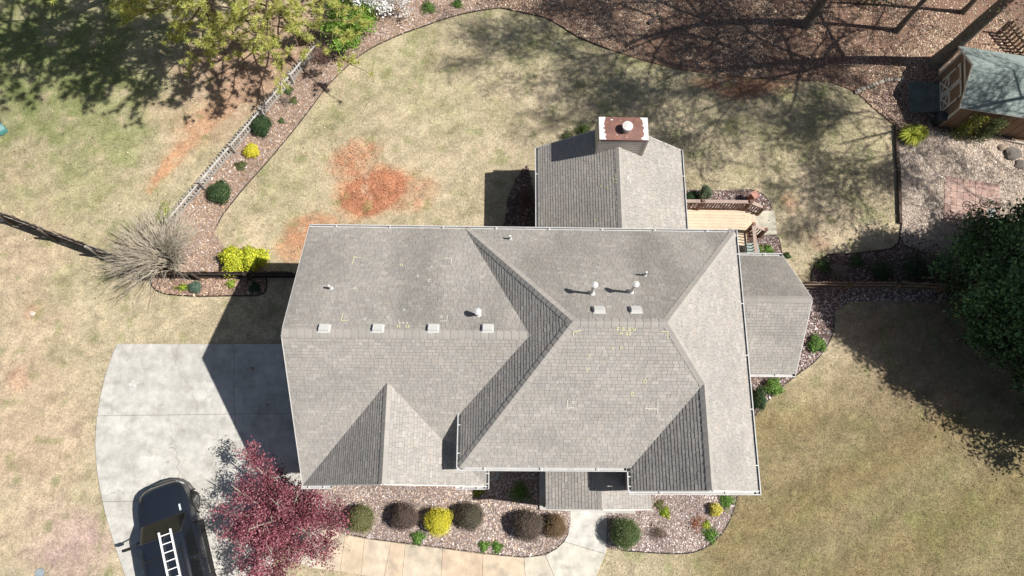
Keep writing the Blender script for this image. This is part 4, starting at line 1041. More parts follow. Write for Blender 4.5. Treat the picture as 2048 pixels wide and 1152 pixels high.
# stair rails and steps down to the pad
rail_run((11.05, 12.32), (11.72, 12.28), ZD - .05, posts=(1,), z2=.06, h=.88); rail_run((11.05, 11.26), (11.70, 11.22), ZD - .05, posts=(1,), z2=.06, h=.88)
for k, z in enumerate((.34, .19)):
    for s in (0, 1):
        m = MB(); m.box(dx1 + .012 + k * .28 + s * .14, 11.34, z - .035, dx1 + .145 + k * .28 + s * .14, 12.26, z); m.build('step', random.choice(W_DECK), deck)
    m = MB(); m.box(dx1 + .27 + k * .28, 11.36, .02, dx1 + .285 + k * .28, 12.24, z - .036); m.build('riser', W_BROWN, deck)
# terracotta pedestal by the corner post and storage box at the far corner
p = at(1499, 402); m = MB(); m.obox(Vector((p.x, p.y, .35)), Vector((.10, .05, 0)), Vector((-.06, .12, 0)), Vector((0, 0, .35)))
ped = thing('brick_pedestal', 'small terracotta pedestal beside the deck corner post', 'pedestal', p); m.build('body', mat('terracotta', (.42, .19, .14), .8, noise=[(8, .8, 1.15)]), ped, bevel=.008)
m = MB(); m.obox(Vector((p.x, p.y, .725)), Vector((.13, .065, 0)), Vector((-.075, .15, 0)), Vector((0, 0, .022))); m.build('cap', mat('terracotta_cap', (.50, .26, .20), .8, noise=[(8, .8, 1.15)]), ped)
p = at(1497, 503, ZD); bx_ = thing('storage_box', 'grey-green storage box at the south corner of the deck', 'box', (p.x, p.y, ZD))
m = MB(); m.obox((p.x, p.y, ZD + .22), (.26, .02, 0), (-.02, .2, 0), (0, 0, .22)); m.build('body', mat('box_green', (.2, .25, .23), .6), bx_, bevel=.02)
m = MB(); m.obox((p.x, p.y, ZD + .465), (.285, .022, 0), (-.022, .22, 0), (0, 0, .022)); m.build('lid', mat('box_lid', (.27, .33, .31), .55), bx_, bevel=.012)

# ================================================================== PAVED SQUARE AND ITS FURNITURE
pv = thing('paver_square', 'square of pink-brown pavers set into the pebbles', 'paving', at(1940, 405))
pv['kind'] = 'structure'
for k_ in ('label', 'category'): del pv[k_]
q0, q1, q2, q3 = at(1889, 352), at(1999, 370), at(1998, 470), at(1886, 450)
NX, NY = 9, 7
pm_ = [mat('paver_%d' % k, c, .9, noise=[(4, .75, 1.15), (30, .85, 1.12)]) for k, c in enumerate(((.40, .265, .225), (.44, .30, .25), (.37, .25, .215), (.46, .33, .28)))]
for i in range(NX):
    for j in range(NY):
        f = lambda a, b: q0.lerp(q1, a).lerp(q3.lerp(q2, a), b)
        e = .035; A, B, C, D = f((i + e) / NX, (j + e) / NY), f((i + 1 - e) / NX, (j + e) / NY), f((i + 1 - e) / NX, (j + 1 - e) / NY), f((i + e) / NX, (j + 1 - e) / NY)
        m = MB(); h = .055 + random.uniform(-.004, .004); m.prism([(D.x, D.y), (C.x, C.y), (B.x, B.y), (A.x, A.y)], 0, h); m.build('paver', random.choice(pm_), pv)
m = MB(); m.prism([tuple(v)[:2] for v in (q3, q2, q1, q0)], -.02, .035); m.build('sand_joint', mat('joint_sand', (.14, .1, .08), .95), pv)
IRON = mat('wrought_iron', (.02, .02, .022), .5, spec=.4)
def ring(m, c, r, z, t=.014, n=20):
    P = [(c[0] + r * math.cos(2 * math.pi * k / n), c[1] + r * math.sin(2 * math.pi * k / n), z) for k in range(n + 1)]; m.tube(P, t, 5, cap=False)
c = at(1952, 416); tb = thing('iron_table', 'round wrought-iron table on the pink pavers', 'table', (c.x, c.y, .06))
m = MB(); ring(m, c, .25, .62, .018); ring(m, c, .12, .62, .012)
for k in range(6): a = k * math.pi / 3; m.tube([(c.x + .05 * math.cos(a), c.y + .05 * math.sin(a), .62), (c.x + .25 * math.cos(a), c.y + .25 * math.sin(a), .62)], .01, 5)
m.build('table_top', IRON, tb)
for k in range(3):
    a = k * 2.094 + .4; m = MB(); m.tube([(c.x + .2 * math.cos(a), c.y + .2 * math.sin(a), .61), (c.x + .08 * math.cos(a), c.y + .08 * math.sin(a), .35), (c.x + .22 * math.cos(a), c.y + .22 * math.sin(a), .06)], .014, 6); m.build('leg', IRON, tb)
c = at(1971, 436); chr_ = thing('folding_chair', 'pale metal folding chair half under the evergreen', 'chair', (c.x, c.y, .06)); CH = mat('pale_metal', (.42, .45, .45), .4, metal=.3)
for s in (-1, 1):
    for a, b in (((-.2, .06), (.15, .45)), ((.2, .06), (-.22, .85))):
        m = MB(); m.tube([(c.x + a[0] + .1 * s, c.y + .2 * s, a[1]), (c.x + b[0] + .1 * s, c.y + .2 * s, b[1])], .014, 6); m.build('leg', CH, chr_)
for k in range(5):
    m = MB(); m.box(c.x - .18 + .075 * k, c.y - .21, .44, c.x - .125 + .075 * k, c.y + .21, .455); m.build('seat_slat', CH, chr_)
for k in range(3):
    m = MB(); m.box(c.x - .26, c.y - .21, .6 + .09 * k, c.x - .24, c.y + .21, .65 + .09 * k); m.build('back_slat', CH, chr_)

# ================================================================== SUV WITH LADDER
ang = math.radians(20)
fwd = Vector((-math.sin(ang), math.cos(ang), 0)); rgt = Vector((math.cos(ang), math.sin(ang), 0))
wc = Vector((-11.76, -.226, 0)); orig = wc - rgt * .80               # middle of the front axle on the ground
car = thing('sport_utility_vehicle', 'black sport utility vehicle parked on the driveway with a ladder on top', 'car', orig + Vector((0, 0, .04)))
GZ0 = .038
def cp3(x, y, z): return orig + rgt * x + fwd * y + Vector((0, 0, z + GZ0))
PAINT = mat('black_car_paint', (.012, .015, .022), .22, spec=.5, coat=.8)
BLK = mat('black_trim', (.015, .015, .015), .55); CGL = mat('car_glass', (.010, .012, .013), .06, spec=.3); CHR = mat('chrome', (.55, .55, .55), .2, metal=1)
# body shell: rings of (half width, z) along the length
def body_ring(y, hw, zb, zt, crown=.03, tuck=.06):
    return [(-hw + tuck, y, zb), (-hw, y, zb + .22), (-hw, y, (zb + zt) / 2 + .1), (-hw + .05, y, zt - .05), (-hw * .8, y, zt), (-hw * .4, y, zt + crown * .8), (0, y, zt + crown), (hw * .4, y, zt + crown * .8), (hw * .8, y, zt), (hw - .05, y, zt - .05), (hw, y, (zb + zt) / 2 + .1), (hw, y, zb + .22), (hw - tuck, y, zb)]
st = [(.99, .34, .42, .74, .02), (.96, .52, .32, .86, .03), (.88, .70, .28, .96, .04), (.74, .83, .28, 1.02, .045), (.52, .925, .28, 1.06, .05), (.22, .98, .28, 1.09, .055), (-.1, .995, .28, 1.12, .055), (-.36, .995, .28, 1.14, .05), (-.8, .995, .28, 1.16, .0), (-2.2, 1.0, .28, 1.19, 0), (-3.4, 1.0, .28, 1.2, 0), (-3.95, .98, .3, 1.2, 0), (-4.15, .92, .36, 1.16, 0)]
rings = [body_ring(*s) for s in st]
def loft(rings, name, mt, par, caps=True, smooth=True, bevel=0):
    m = MB(); k = len(rings[0]); V = [cp3(*p) for r in rings for p in r]; Fs = []
    for i in range(len(rings) - 1):
        for j in range(k): Fs.append((i * k + j, i * k + (j + 1) % k, (i + 1) * k + (j + 1) % k, (i + 1) * k + j))
    if caps: Fs += [tuple(range(k))[::-1], tuple(range((len(rings) - 1) * k, len(rings) * k))]
    m.faces(V, Fs); o = m.build(name, mt, par)
    me = o.data; bm = bmesh.new(); bm.from_mesh(me); bmesh.ops.recalc_face_normals(bm, faces=bm.faces); bm.to_mesh(me); bm.free()
    if smooth:
        me.polygons.foreach_set('use_smooth', [True] * len(me.polygons)); md = o.modifiers.new('split', 'EDGE_SPLIT'); md.split_angle = math.radians(40)
    return o
bodyo = loft(rings, 'body', PAINT, car)
# cabin (greenhouse)
def cab(y, hw, z): return (y, hw, z)
lvl = [[(-.36, .88), (-.78, .95), (-3.95, .95), (-4.02, .9)], [(-1.04, .76), (-1.22, .80), (-3.80, .80), (-3.86, .74)]]
zl = [1.155, 1.80]
def cabring(L_, z):
    r_ = [(h, y, z) for y, h in L_]; return [(-h, y, z2) for (h, y, z2) in r_] + [(h, y, z2) for (h, y, z2) in reversed(r_)]
loft([cabring(lvl[0], zl[0]), cabring(lvl[1], zl[1])], 'cabin', PAINT, car, smooth=False)
roof_r = []
for y, hw, z in ((-1.05, .70, 1.80), (-1.2, .78, 1.845), (-2.2, .80, 1.87), (-3.2, .80, 1.865), (-3.75, .78, 1.84), (-3.86, .7, 1.80)):
    roof_r.append([(-hw, y, z - .045), (-hw * .92, y, z - .005), (-hw * .5, y, z + .02), (0, y, z + .028), (hw * .5, y, z + .02), (hw * .92, y, z - .005), (hw, y, z - .045)])
loft(roof_r, 'roof', PAINT, car)
def lerp3(a, b, t): return tuple(a[i] + (b[i] - a[i]) * t for i in range(3))
def panel(name, quad, mt, par, off, n):
    m = MB(); P = [cp3(*p) + n * off for p in quad]; Q = [p - n * .012 for p in P]
    m.faces(P + Q, [(0, 1, 2, 3), (7, 6, 5, 4), (0, 4, 5, 1), (1, 5, 6, 2), (2, 6, 7, 3), (3, 7, 4, 0)]); o = m.build(name, mt, par)
    bm = bmesh.new(); bm.from_mesh(o.data); bmesh.ops.recalc_face_normals(bm, faces=bm.faces); bm.to_mesh(o.data); bm.free(); return o
wn_ = (fwd * .70 + Vector((0, 0, .71))).normalized()
ws = [(-.78, -.40, 1.2), (.78, -.40, 1.2), (.68, -.995, 1.765), (-.68, -.995, 1.765)]
panel('windshield', ws, CGL, car, .014, wn_)
for s in (-1, 1):       # side windows
    sn_ = (rgt * s * .97 + Vector((0, 0, .22))).normalized()
    def sp_(y, t): hw = .95 - .15 * t; return (s * hw, y, 1.155 + .645 * t)
    panel('side_window', [sp_(-.95, .1), sp_(-2.0, .1), sp_(-2.0, .88), sp_(-1.28, .88)], CGL, car, .012, sn_)
    panel('side_window', [sp_(-2.1, .1), sp_(-3.1, .1), sp_(-3.1, .88), sp_(-2.1, .88)], CGL, car, .012, sn_)
    panel('side_window', [sp_(-3.2, .1), sp_(-3.75, .1), sp_(-3.70, .85), sp_(-3.2, .88)], CGL, car, .012, sn_)
    for y in (-.8, -2.05, -3.15):      # door seams
        m = MB(); a = cp3(s * 1.0, y, .42); b = cp3(s * 1.003, y, 1.12); m.bar(a, b, .012, .012); m.build('door_seam', BLK, car)
    for y in (-1.88, -3.0):
        m = MB(); m.obox(cp3(s * 1.012, y, .98), rgt * .014, fwd * .09, Vector((0, 0, .016))); m.build('door_handle', PAINT, car)
    m = MB(); m.obox(cp3(s * .99, -2.0, .36), rgt * .07, fwd * 1.25, Vector((0, 0, .03))); m.build('running_board', BLK, car)
    # roof rail
    m = MB(); m.tube([cp3(s * .70, -1.4, 1.85), cp3(s * .70, -1.55, 1.925), cp3(s * .70, -3.55, 1.925), cp3(s * .70, -3.7, 1.85)], .018, 6); m.build('roof_rail', BLK, car)
    # mirror on a long towing arm
    ln = .30 if s > 0 else .52
    m = MB(); m.bar(cp3(s * .96, -.85, 1.18), cp3(s * (.96 + ln), -.95, 1.26), .05, .05); m.obox(cp3(s * (.98 + ln), -.97, 1.27), rgt * .12, fwd * .05, Vector((0, 0, .1))); m.build('mirror', BLK, car, bevel=.02)
    # headlight, tail light
    m = MB(); m.obox(cp3(s * .70, .83, .80), rgt * .12 - fwd * s * .08, fwd * .03 + Vector((0, 0, -.01)), Vector((0, 0, .07))); m.build('headlight', mat('headlight_lens', (.6, .62, .65), .1, spec=.6), car, bevel=.02)
    m = MB(); m.obox(cp3(s * .86, -4.1, 1.0), rgt * .07, fwd * .05, Vector((0, 0, .16))); m.build('tail_light', mat('tail_lens', (.35, .02, .02), .2), car)
    # hood seams
    m = MB()
    for (y0, y1) in ((.74, .3), (.3, -.2), (-.2, -.34)):
        zt = lambda y: np.interp(-y, [-.95, -.86, -.62, -.3, .2, .62], [.90, .99, 1.05, 1.09, 1.12, 1.15])
        m.bar(cp3(s * .70, y0, zt(y0) + .024), cp3(s * .70, y1, zt(y1) + .024), .014, .012)
    m.build('hood_seam', BLK, car)
    m = MB()
    for (y0, y1) in ((.7, .3), (.3, -.2), (-.2, -.34)): m.bar(cp3(s * .33, y0, zt(y0) + .045), cp3(s * .33, y1, zt(y1) + .045), .03, .012)
    m.build('hood_crease', PAINT, car, bevel=.004)
    # wheels
    for y, steer in ((0, -.22), (-3.05, 0)):
        c = cp3(s * .84, y, .385 - GZ0 + .0); ax = (rgt * math.cos(steer) + fwd * math.sin(steer)); t = MB()
        P = [c - ax * .13, c - ax * .115, c + ax * .115, c + ax * .13]; t.tube(P, [.33, .385, .385, .33], 28); w_ = t.build('wheel', mat('tyre_rubber', (.025, .024, .023), .85), car)
        r_ = MB(); r_.tube([c + ax * s * .12, c + ax * s * .136], [.25, .245], 24); r_.build('rim', CHR if False else mat('alloy', (.5, .5, .5), .35, metal=.8), w_)
        h_ = MB()
        for k in range(6):
            a = k * math.pi / 3; u_ = Vector((0, 0, 1)) * math.cos(a) + (ax.cross(Vector((0, 0, 1)))).normalized() * math.sin(a)
            h_.bar(c + ax * s * .142 + u_ * .05, c + ax * s * .142 + u_ * .24, .05, .014, up=ax)
        h_.build('spokes', mat('alloy_dark', (.2, .2, .2), .4, metal=.8), w_)
        if y == 0:
            arch = MB(); 
            A_ = [cp3(s * .985, y + .46 * math.cos(q), .40 - GZ0 + .46 * math.sin(q)) for q in np.linspace(-.1, math.pi + .1, 12)]; arch.tube(A_, .035, 6); arch.build('wheel_arch', BLK, car)
m = MB(); m.bar(cp3(-.72, -.39, 1.18), cp3(.72, -.39, 1.18), .1, .02); m.build('wiper_cowl', BLK, car)
for x0 in (-.55, .1): 
    m = MB(); m.bar(cp3(x0, -.44, 1.235), cp3(x0 + .52, -.53, 1.33), .015, .015); m.build('wiper', BLK, car)
m = MB(); m.obox(cp3(0, .955, .68), rgt * .48, fwd * .025, Vector((0, 0, .09))); m.build('grille', BLK, car)
m = MB(); m.tube([cp3(-.95, .45, .5), cp3(-.86, .68, .5), cp3(-.66, .90, .5), cp3(-.35, 1.02, .5), cp3(0, 1.06, .5), cp3(.35, 1.02, .5), cp3(.66, .90, .5), cp3(.86, .68, .5), cp3(.95, .45, .5)], .09, 8); m.build('bumper', mat('bumper_grey', (.10, .095, .09), .5), car, smooth=True)
m = MB(); m.obox(cp3(.64, -.12, 1.17), rgt * .035, fwd * .12, Vector((0, 0, .006))); m.build('hood_reflection', mat('pale_reflection', (.5, .55, .6), .3), car)  # pale plate painted in for a reflection by the hood edge
m = MB(); m.obox(cp3(0, -4.2, .5), rgt * .9, fwd * .06, Vector((0, 0, .1))); m.build('bumper', BLK, car, bevel=.02)
lad = thing('ladder', 'white aluminium ladder lying on the roof of the black vehicle', 'ladder', cp3(.12, -2.6, 1.95))
LAD = mat('ladder_aluminium', (.80, .81, .82), .35, spec=.5)
lx = (.05, .47)
for x in lx:
    m = MB(); m.bar(cp3(x, -.85, 1.975), cp3(x, -4.4, 1.975), .05, .08); m.build('rail', LAD, lad)
for k in range(11):
    m = MB(); y = -1.0 - .305 * k; m.bar(cp3(lx[0] + .02, y, 1.975), cp3(lx[1] - .02, y, 1.975), .035, .03); m.build('rung', LAD, lad)
for y in (-1.7, -3.5):
    m = MB(); m.bar(cp3(-.72, y, 1.925), cp3(.72, y, 1.925), .04, .03); m.build('cross_bar', BLK, car)

# ================================================================== SMALL THINGS
c = at(986, 948); hose = MB(); P = []
for k in range(150):
    a = k * .35; r = .14 + .10 * (k / 150) + .015 * math.sin(k * 1.7); P.append((c.x + r * math.cos(a) + .02 * math.sin(k * .2), c.y + r * 1.1 * math.sin(a), .06 + .014 * (k // 18) * .5))
hose.tube(P, .012, 5); P2 = smooth_poly([P[-1], tuple(at(1000, 952))[:2] + (.05,), tuple(at(1008, 965))[:2] + (.05,), tuple(at(1000, 985))[:2] + (.05,), tuple(at(985, 978))[:2] + (.05,)], 6); hose.tube(P2, .012, 5)
tag(hose.build('garden_hose', mat('hose_vinyl', (.42, .47, .46), .5)), 'coiled pale garden hose in the shaded corner beside the garage', 'hose')
# log on the woodland floor, brush and stones
a, b = at(1296, 49), at(1317, 36); m = MB(); m.tube([a + Vector((0, 0, .1)), a.lerp(b, .5) + Vector((0, 0, .12)), b + Vector((0, 0, .1))], [.09, .1, .08], 9); tag(m.build('log', M_TWIGD), 'short dark log on the leafy woodland floor', 'log')
def stone(label, px, py, r, col):
    bm = bmesh.new(); bmesh.ops.create_icosphere(bm, subdivisions=2, radius=r); rn_ = random.Random(int(px))
    for v in bm.verts: v.co *= rn_.uniform(.8, 1.15); v.co.z *= .45; v.co.x *= 1.25
    me = bpy.data.meshes.new('stone'); bm.to_mesh(me); bm.free(); me.materials.append(mat('stone_%d' % px, col, .9, noise=[(6, .7, 1.2)])); o = link('stone', me); p = at(px, py); o.location = (p.x, p.y, r * .3); tag(o, label, 'stone')
stone('largest dark rock by the shed timber edging', 2022, 310, .34, (.15, .135, .12)); stone('tan rock left of the dark rocks near the shed', 2004, 296, .2, (.30, .24, .19)); stone('dark rock at the right edge below the shed', 2040, 330, .24, (.16, .14, .125))
stone('small pale rock on the left lawn', 66, 627, .10, (.6, .5, .42)); stone('small white rock at the left edge beside the board fence', 5, 440, .09, (.7, .68, .64))
p = at(6, 262); tub = thing('plastic_tub', 'teal plastic tub at the left edge of the lawn', 'tub', p)
m = MB(); m.obox((p.x, p.y, .13), (.12, -.15, 0), (.15, .12, 0), (0, 0, .13)); m.build('body', mat('teal_plastic', (.10, .30, .30), .5), tub, bevel=.03)
m = MB(); m.obox((p.x - .04, p.y + .02, .275), (.135, -.17, 0), (.17, .135, 0), (0, 0, .015)); m.build('lid', mat('teal_lid', (.22, .36, .36), .45), tub, bevel=.008)
p = at(80, 1146); cv_ = MB(); cv_.disc((p.x, p.y), .17, 0, .03, 18); tag(cv_.build('utility_cover', mat('cover_metal', (.25, .29, .32), .6, noise=[(10, .8, 1.2)])), 'round grey utility cover in the bottom left lawn', 'cover')

# ================================================================== PLANTS
def leaves(name, C, size, cols, parent, mt=M_LEAF, outward=None, aspect=.5, up=.4, jit=.3):
    """leaf-shaped quads at centres C; normals lean outward and up"""
    C = np.asarray(C, float); n = len(C)
    nrm = RNG.normal(0, 1, (n, 3))
    nrm /= np.linalg.norm(nrm, axis=1, keepdims=True)
    if outward is not None:
        o = C - np.asarray(outward); o /= (np.linalg.norm(o, axis=1, keepdims=True) + 1e-6); nrm = nrm * .75 + o * .8
    nrm[:, 2] += up; nrm /= np.linalg.norm(nrm, axis=1, keepdims=True)
    t = np.cross(nrm, RNG.normal(0, 1, (n, 3))); t /= (np.linalg.norm(t, axis=1, keepdims=True) + 1e-9); b = np.cross(nrm, t)
    s = size * RNG.uniform(1 - jit, 1 + jit, (n, 1)); w = s * aspect
    V = np.stack([C - t * s * .5, C + b * w * .5 + t * s * .02, C + t * s * .5, C - b * w * .5 + t * s * .02], 1).reshape(-1, 3)
    return arrays(name, V, np.arange(4 * n).reshape(n, 4), mt, parent, cols)
def dome(n, r, h, shell=.35, flat=0.0):
    d = RNG.normal(0, 1, (n, 3)); d /= np.linalg.norm(d, axis=1, keepdims=True); d[:, 2] = abs(d[:, 2]) * 1.0 - .12
    k = (1 - shell * RNG.random((n, 1)) ** 1.5)
    return d * k * np.array([r, r, h])
def shrub(name, label, px, py, r, h, colours, n=1500, size=.055, cat='shrub', weights=None, lump=.15, aspect=.55, loose=0, stems=6, group=None, zc=None, squash=(1, 1), shell=.35, stemcol=None, core=.82):
    p = at(px, py); root = thing(name, label, cat, p, group)
    C = dome(n, r, h * .62, shell)
    a = np.arctan2(C[:, 1], C[:, 0]); k = 1 + lump * np.sin(a * 3 + px) + lump * .7 * np.sin(a * 5 + py) + RNG.normal(0, .03 + loose, n)
    C[:, :2] *= k[:, None]; C[:, 0] *= squash[0]; C[:, 1] *= squash[1]
    C += np.array([p.x, p.y, h * .42 if zc is None else zc])
    C[:, 2] = np.maximum(C[:, 2], .03)
    cols = pal(n, colours, weights, .2)
    leaves('crown', C, size, cols, root, outward=(p.x, p.y, h * .3), aspect=aspect)
    if core:  # solid core added to give the shrub its shadow and dark contrast
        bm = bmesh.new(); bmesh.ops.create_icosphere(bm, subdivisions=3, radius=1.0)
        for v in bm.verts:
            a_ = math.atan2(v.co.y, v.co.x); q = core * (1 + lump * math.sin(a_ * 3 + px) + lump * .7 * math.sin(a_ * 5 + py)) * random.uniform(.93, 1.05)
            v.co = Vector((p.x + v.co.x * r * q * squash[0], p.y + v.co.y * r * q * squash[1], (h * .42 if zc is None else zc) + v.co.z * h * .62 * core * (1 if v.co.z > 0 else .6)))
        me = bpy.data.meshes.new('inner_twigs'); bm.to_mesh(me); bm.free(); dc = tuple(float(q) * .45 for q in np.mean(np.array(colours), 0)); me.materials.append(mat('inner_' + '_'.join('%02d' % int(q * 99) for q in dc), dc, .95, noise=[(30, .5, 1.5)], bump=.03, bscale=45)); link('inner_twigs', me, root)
    m = MB()
    for i in range(stems):
        a = 2 * math.pi * i / stems + random.random(); m.tube([(p.x + .03 * math.cos(a), p.y + .03 * math.sin(a), -.02), (p.x + r * .35 * math.cos(a), p.y + r * .35 * math.sin(a), h * .45), (p.x + r * .6 * math.cos(a), p.y + r * .6 * math.sin(a), h * .72)], [.018, .012, .005], 4, cap=False)
    m.build('stem', stemcol or M_TWIGD, root)
    return root
BRN = [(.12, .085, .075), (.16, .11, .095), (.085, .065, .055), (.11, .095, .065), (.22, .155, .13)]
BRG = [(.11, .105, .07), (.15, .135, .09), (.08, .08, .055), (.17, .13, .105)]
OLV = [(.17, .19, .065), (.22, .23, .09), (.13, .14, .05), (.25, .22, .12)]
YEL = [(.72, .64, .03), (.78, .72, .06), (.60, .52, .03), (.66, .66, .10)]
LIME = [(.58, .60, .04), (.68, .66, .06), (.42, .47, .03), (.30, .36, .04)]
GRN = [(.07, .12, .04), (.10, .16, .055), (.05, .09, .03), (.13, .17, .07)]
BGR = [(.12, .24, .04), (.17, .32, .06), (.08, .17, .03), (.22, .36, .09)]
DGR = [(.035, .075, .03), (.05, .10, .04), (.025, .055, .02), (.07, .12, .05)]
R = .52
shrub('round_shrub', 'clipped round olive shrub nearest the red maple', 727, 1037, .56, 1.10, OLV, 4600, .042, lump=.05, loose=.035)
shrub('round_shrub', 'clipped brown shrub between the olive and the yellow shrubs', 813, 1033, .55, 1.17, BRN, 4600, .042, lump=.05, loose=.035)
shrub('round_shrub', 'bright yellow round shrub in the front bed', 879, 1042, .57, 1.23, YEL, 4200, .04, lump=.05, loose=.035, shell=.5)
shrub('round_shrub', 'clipped grey-brown shrub just right of the bright yellow one', 942, 1032, .54, 1.23, BRG, 4600, .042, lump=.05, loose=.035)
shrub('round_shrub', 'large clipped dark brown shrub left of the rusty one', 1055, 1050, .62, 1.23, BRN + BRG[:2], 5200, .042, lump=.05, loose=.035)
shrub('round_shrub', 'rusty olive shrub beside the curve of the walkway', 1109, 1052, .48, 0.98, [(.22, .13, .07), (.17, .14, .07), (.28, .17, .09), (.12, .1, .06)], 3200, .04, lump=.08, loose=.03)
shrub('round_shrub', 'large clipped green shrub right of the walkway', 1245, 1065, .62, 1.30, GRN + OLV[:1], 5200, .045, lump=.05, loose=.035)
shrub('yellow_shrub', 'wide yellow-green shrub at the garage shadow edge', 478, 527, .62, 1.0, LIME, 3000, .08, lump=.2, loose=.08, aspect=.7, core=.7)
shrub('yellow_shrub', 'eastern half of the yellow-green shrub, partly in the garage shadow', 516, 525, .55, 1.05, LIME, 2500, .08, lump=.2, loose=.08, aspect=.7, core=.7)
shrub('yellow_shrub', 'small bright yellow shrub in the fence bed', 506, 306, .36, .5, YEL, 1500, .05, lump=.12, loose=.05)
shrub('yellow_shrub', 'small yellow shrub at the right end of the front bed', 1428, 1019, .27, .5, [(.62, .56, .09), (.70, .62, .12), (.50, .45, .10)], 1000, .05, lump=.1)
shrub('green_shrub', 'broad dark green shrub against the picket fence', 527, 258, .50, .75, DGR + GRN[:1], 2400, .06, lump=.15, loose=.04)
shrub('green_shrub', 'rounded dark green shrub in the fence bed near the lawn edging', 444, 390, .55, .7, DGR + GRN, 2600, .06, lump=.1, loose=.03)
shrub('green_shrub', 'tall dark green shrub at the east wall below the side wing', 1512, 800, .34, .8, DGR + OLV[2:3], 1800, .055, lump=.1, squash=(.8, 1.5))
shrub('green_shrub', 'bright green plant under the side wing gutter', 1543, 776, .38, .55, BGR, 1400, .06, lump=.2, loose=.08)
shrub('green_shrub', 'leafy green clump by the edging east of the side wing', 1630, 690, .36, .4, BGR + GRN[:2], 1400, .075, lump=.2, loose=.1)
shrub('green_shrub', 'upright grey-green shrub behind the deck railing', 1404, 395, .30, 1.0, [(.13, .17, .10), (.18, .22, .13), (.09, .12, .07)], 1300, .055, lump=.15, loose=.08)
shrub('green_shrub', 'dark shrub at the left end of the deck bed', 1381, 398, .28, .4, DGR, 900, .05, lump=.15, loose=.06)
shrub('green_shrub', 'blue-green tufted plant in the capsule bed', 394, 577, .28, .45, [(.12, .19, .14), (.16, .24, .17), (.09, .14, .1)], 1000, .09, aspect=.18, lump=.1)
shrub('green_shrub', 'dark plant at the shaded end of the capsule bed', 512, 577, .25, .35, DGR, 700, .05)
shrub('green_shrub', 'lime-green sprig in the capsule bed', 368, 576, .2, .2, LIME + BGR, 420, .06, lump=.3, loose=.15, squash=(1.4, .7), core=0)
shrub('green_shrub', 'lime-green sprig at the foot of the yellow-green shrub', 464, 569, .18, .22, BGR + LIME, 420, .06, lump=.3, loose=.1, core=0)
low = 'low green groundcover patch'
for lab, px, py, r, cs in (('green tuft in the mulch below the yellow shrub', 836, 1075, .27, BGR), ('left half of the green groundcover by the walkway', 968, 1092, .2, BGR), ('right half of the green groundcover by the walkway', 994, 1094, .22, BGR), ('green weeds beside the garage downspout corner', 957, 983, .2, LIME + BGR),
                           ('green plant in the shaded bed beside the porch', 1040, 985, .42, BGR), ('green sprig at the porch roof corner', 1330, 1025, .2, BGR + LIME), ('olive sprig tucked against the porch roof edge', 1318, 1010, .18, OLV), ('bright green plant at the corner gutter of the front bed', 1452, 1002, .32, BGR), ('green clump at the right rim of the front bed', 1420, 1070, .3, BGR), ('small green clump above the rim of the front bed', 1412, 1050, .16, LIME + BGR),
                           ('green plant in the bed below the deck', 1536, 500, .2, BGR), ('green plant in the lower deck bed corner', 1520, 497, .16, BGR + OLV), ('green shoots beside the side wing corner', 1574, 512, .14, GRN), ('green clump in the shaded bed with two bends', 1645, 533, .36, GRN + BGR[2:3]), ('green clump further right in the shaded bed', 1712, 524, .32, GRN), ('dusky shrub in the middle of the shaded bed', 1760, 545, .6, DGR), ('very dark shrub under the evergreen in the shaded bed', 1825, 540, .8, DGR),
                           ('green shoot on the woodland bed at the top edge', 857, 18, .38, BGR + GRN), ('smallest green shoot on the bed at the very top centre', 915, 10, .28, BGR + GRN), ('small sprig below the yellow shrub in the fence bed', 483, 333, .24, GRN + OLV), ('green sprig beside the picket fence', 577, 183, .22, GRN), ('olive-green sprig in the straw just below the fence-side sprig', 588, 203, .2, GRN + OLV), ('tiny green sprig between the fence and the lawn edging', 563, 243, .14, GRN),
                           ('green grass tuft on the lawn above the bare shrub', 335, 432, .45, BGR + LIME), ('ivy-like growth at the rear wing corner', 1168, 262, .38, BGR + OLV), ('dull green growth nearest the rear wing gutter corner', 1135, 275, .3, GRN + OLV)):
    shrub('low_plant', lab, px, py, r, r * .8, cs, int(900 * max(r, .25) / .3), .06, 'plant', lump=.25, loose=.12, shell=.7, stems=3, core=0)
# ornamental grasses by the shed
for lab, px, py, r in (('large yellow-green grass tuft at the patio corner', 1815, 277, .55), ('smaller yellow-green grass tuft nearer the shed', 1832, 271, .42)):
    p = at(px, py); root = thing('ornamental_grass', lab, 'grass', p, 'grass tufts by the shed'); n = 420
    a = RNG.uniform(0, 2 * math.pi, n); ln = r * RNG.uniform(.6, 1.15, n); hh = RNG.uniform(.25, .55, n); w = .016
    d = np.stack([np.cos(a), np.sin(a)], 1); s = np.stack([-np.sin(a), np.cos(a)], 1) * w
    B = np.zeros((n, 3)) + np.array(p); Mi = B.copy(); Mi[:, :2] += d * ln[:, None] * .5; Mi[:, 2] += hh; T = B.copy(); T[:, :2] += d * ln[:, None]; T[:, 2] += hh * .75
    S3 = np.concatenate([s, np.zeros((n, 1))], 1)
    V = np.stack([B - S3, B + S3, Mi + S3, Mi - S3, T + S3 * .2, T - S3 * .2], 1).reshape(-1, 3); k = np.arange(n)[:, None] * 6
    Fq = np.concatenate([k + [0, 1, 2, 3], k + [3, 2, 4, 5]], 1).reshape(-1, 4)
    cc = pal(n, [(.40, .44, .05), (.50, .52, .08), (.28, .34, .04)]); arrays('blades', V, Fq, M_LEAF, root, np.repeat(cc, 2, 0))
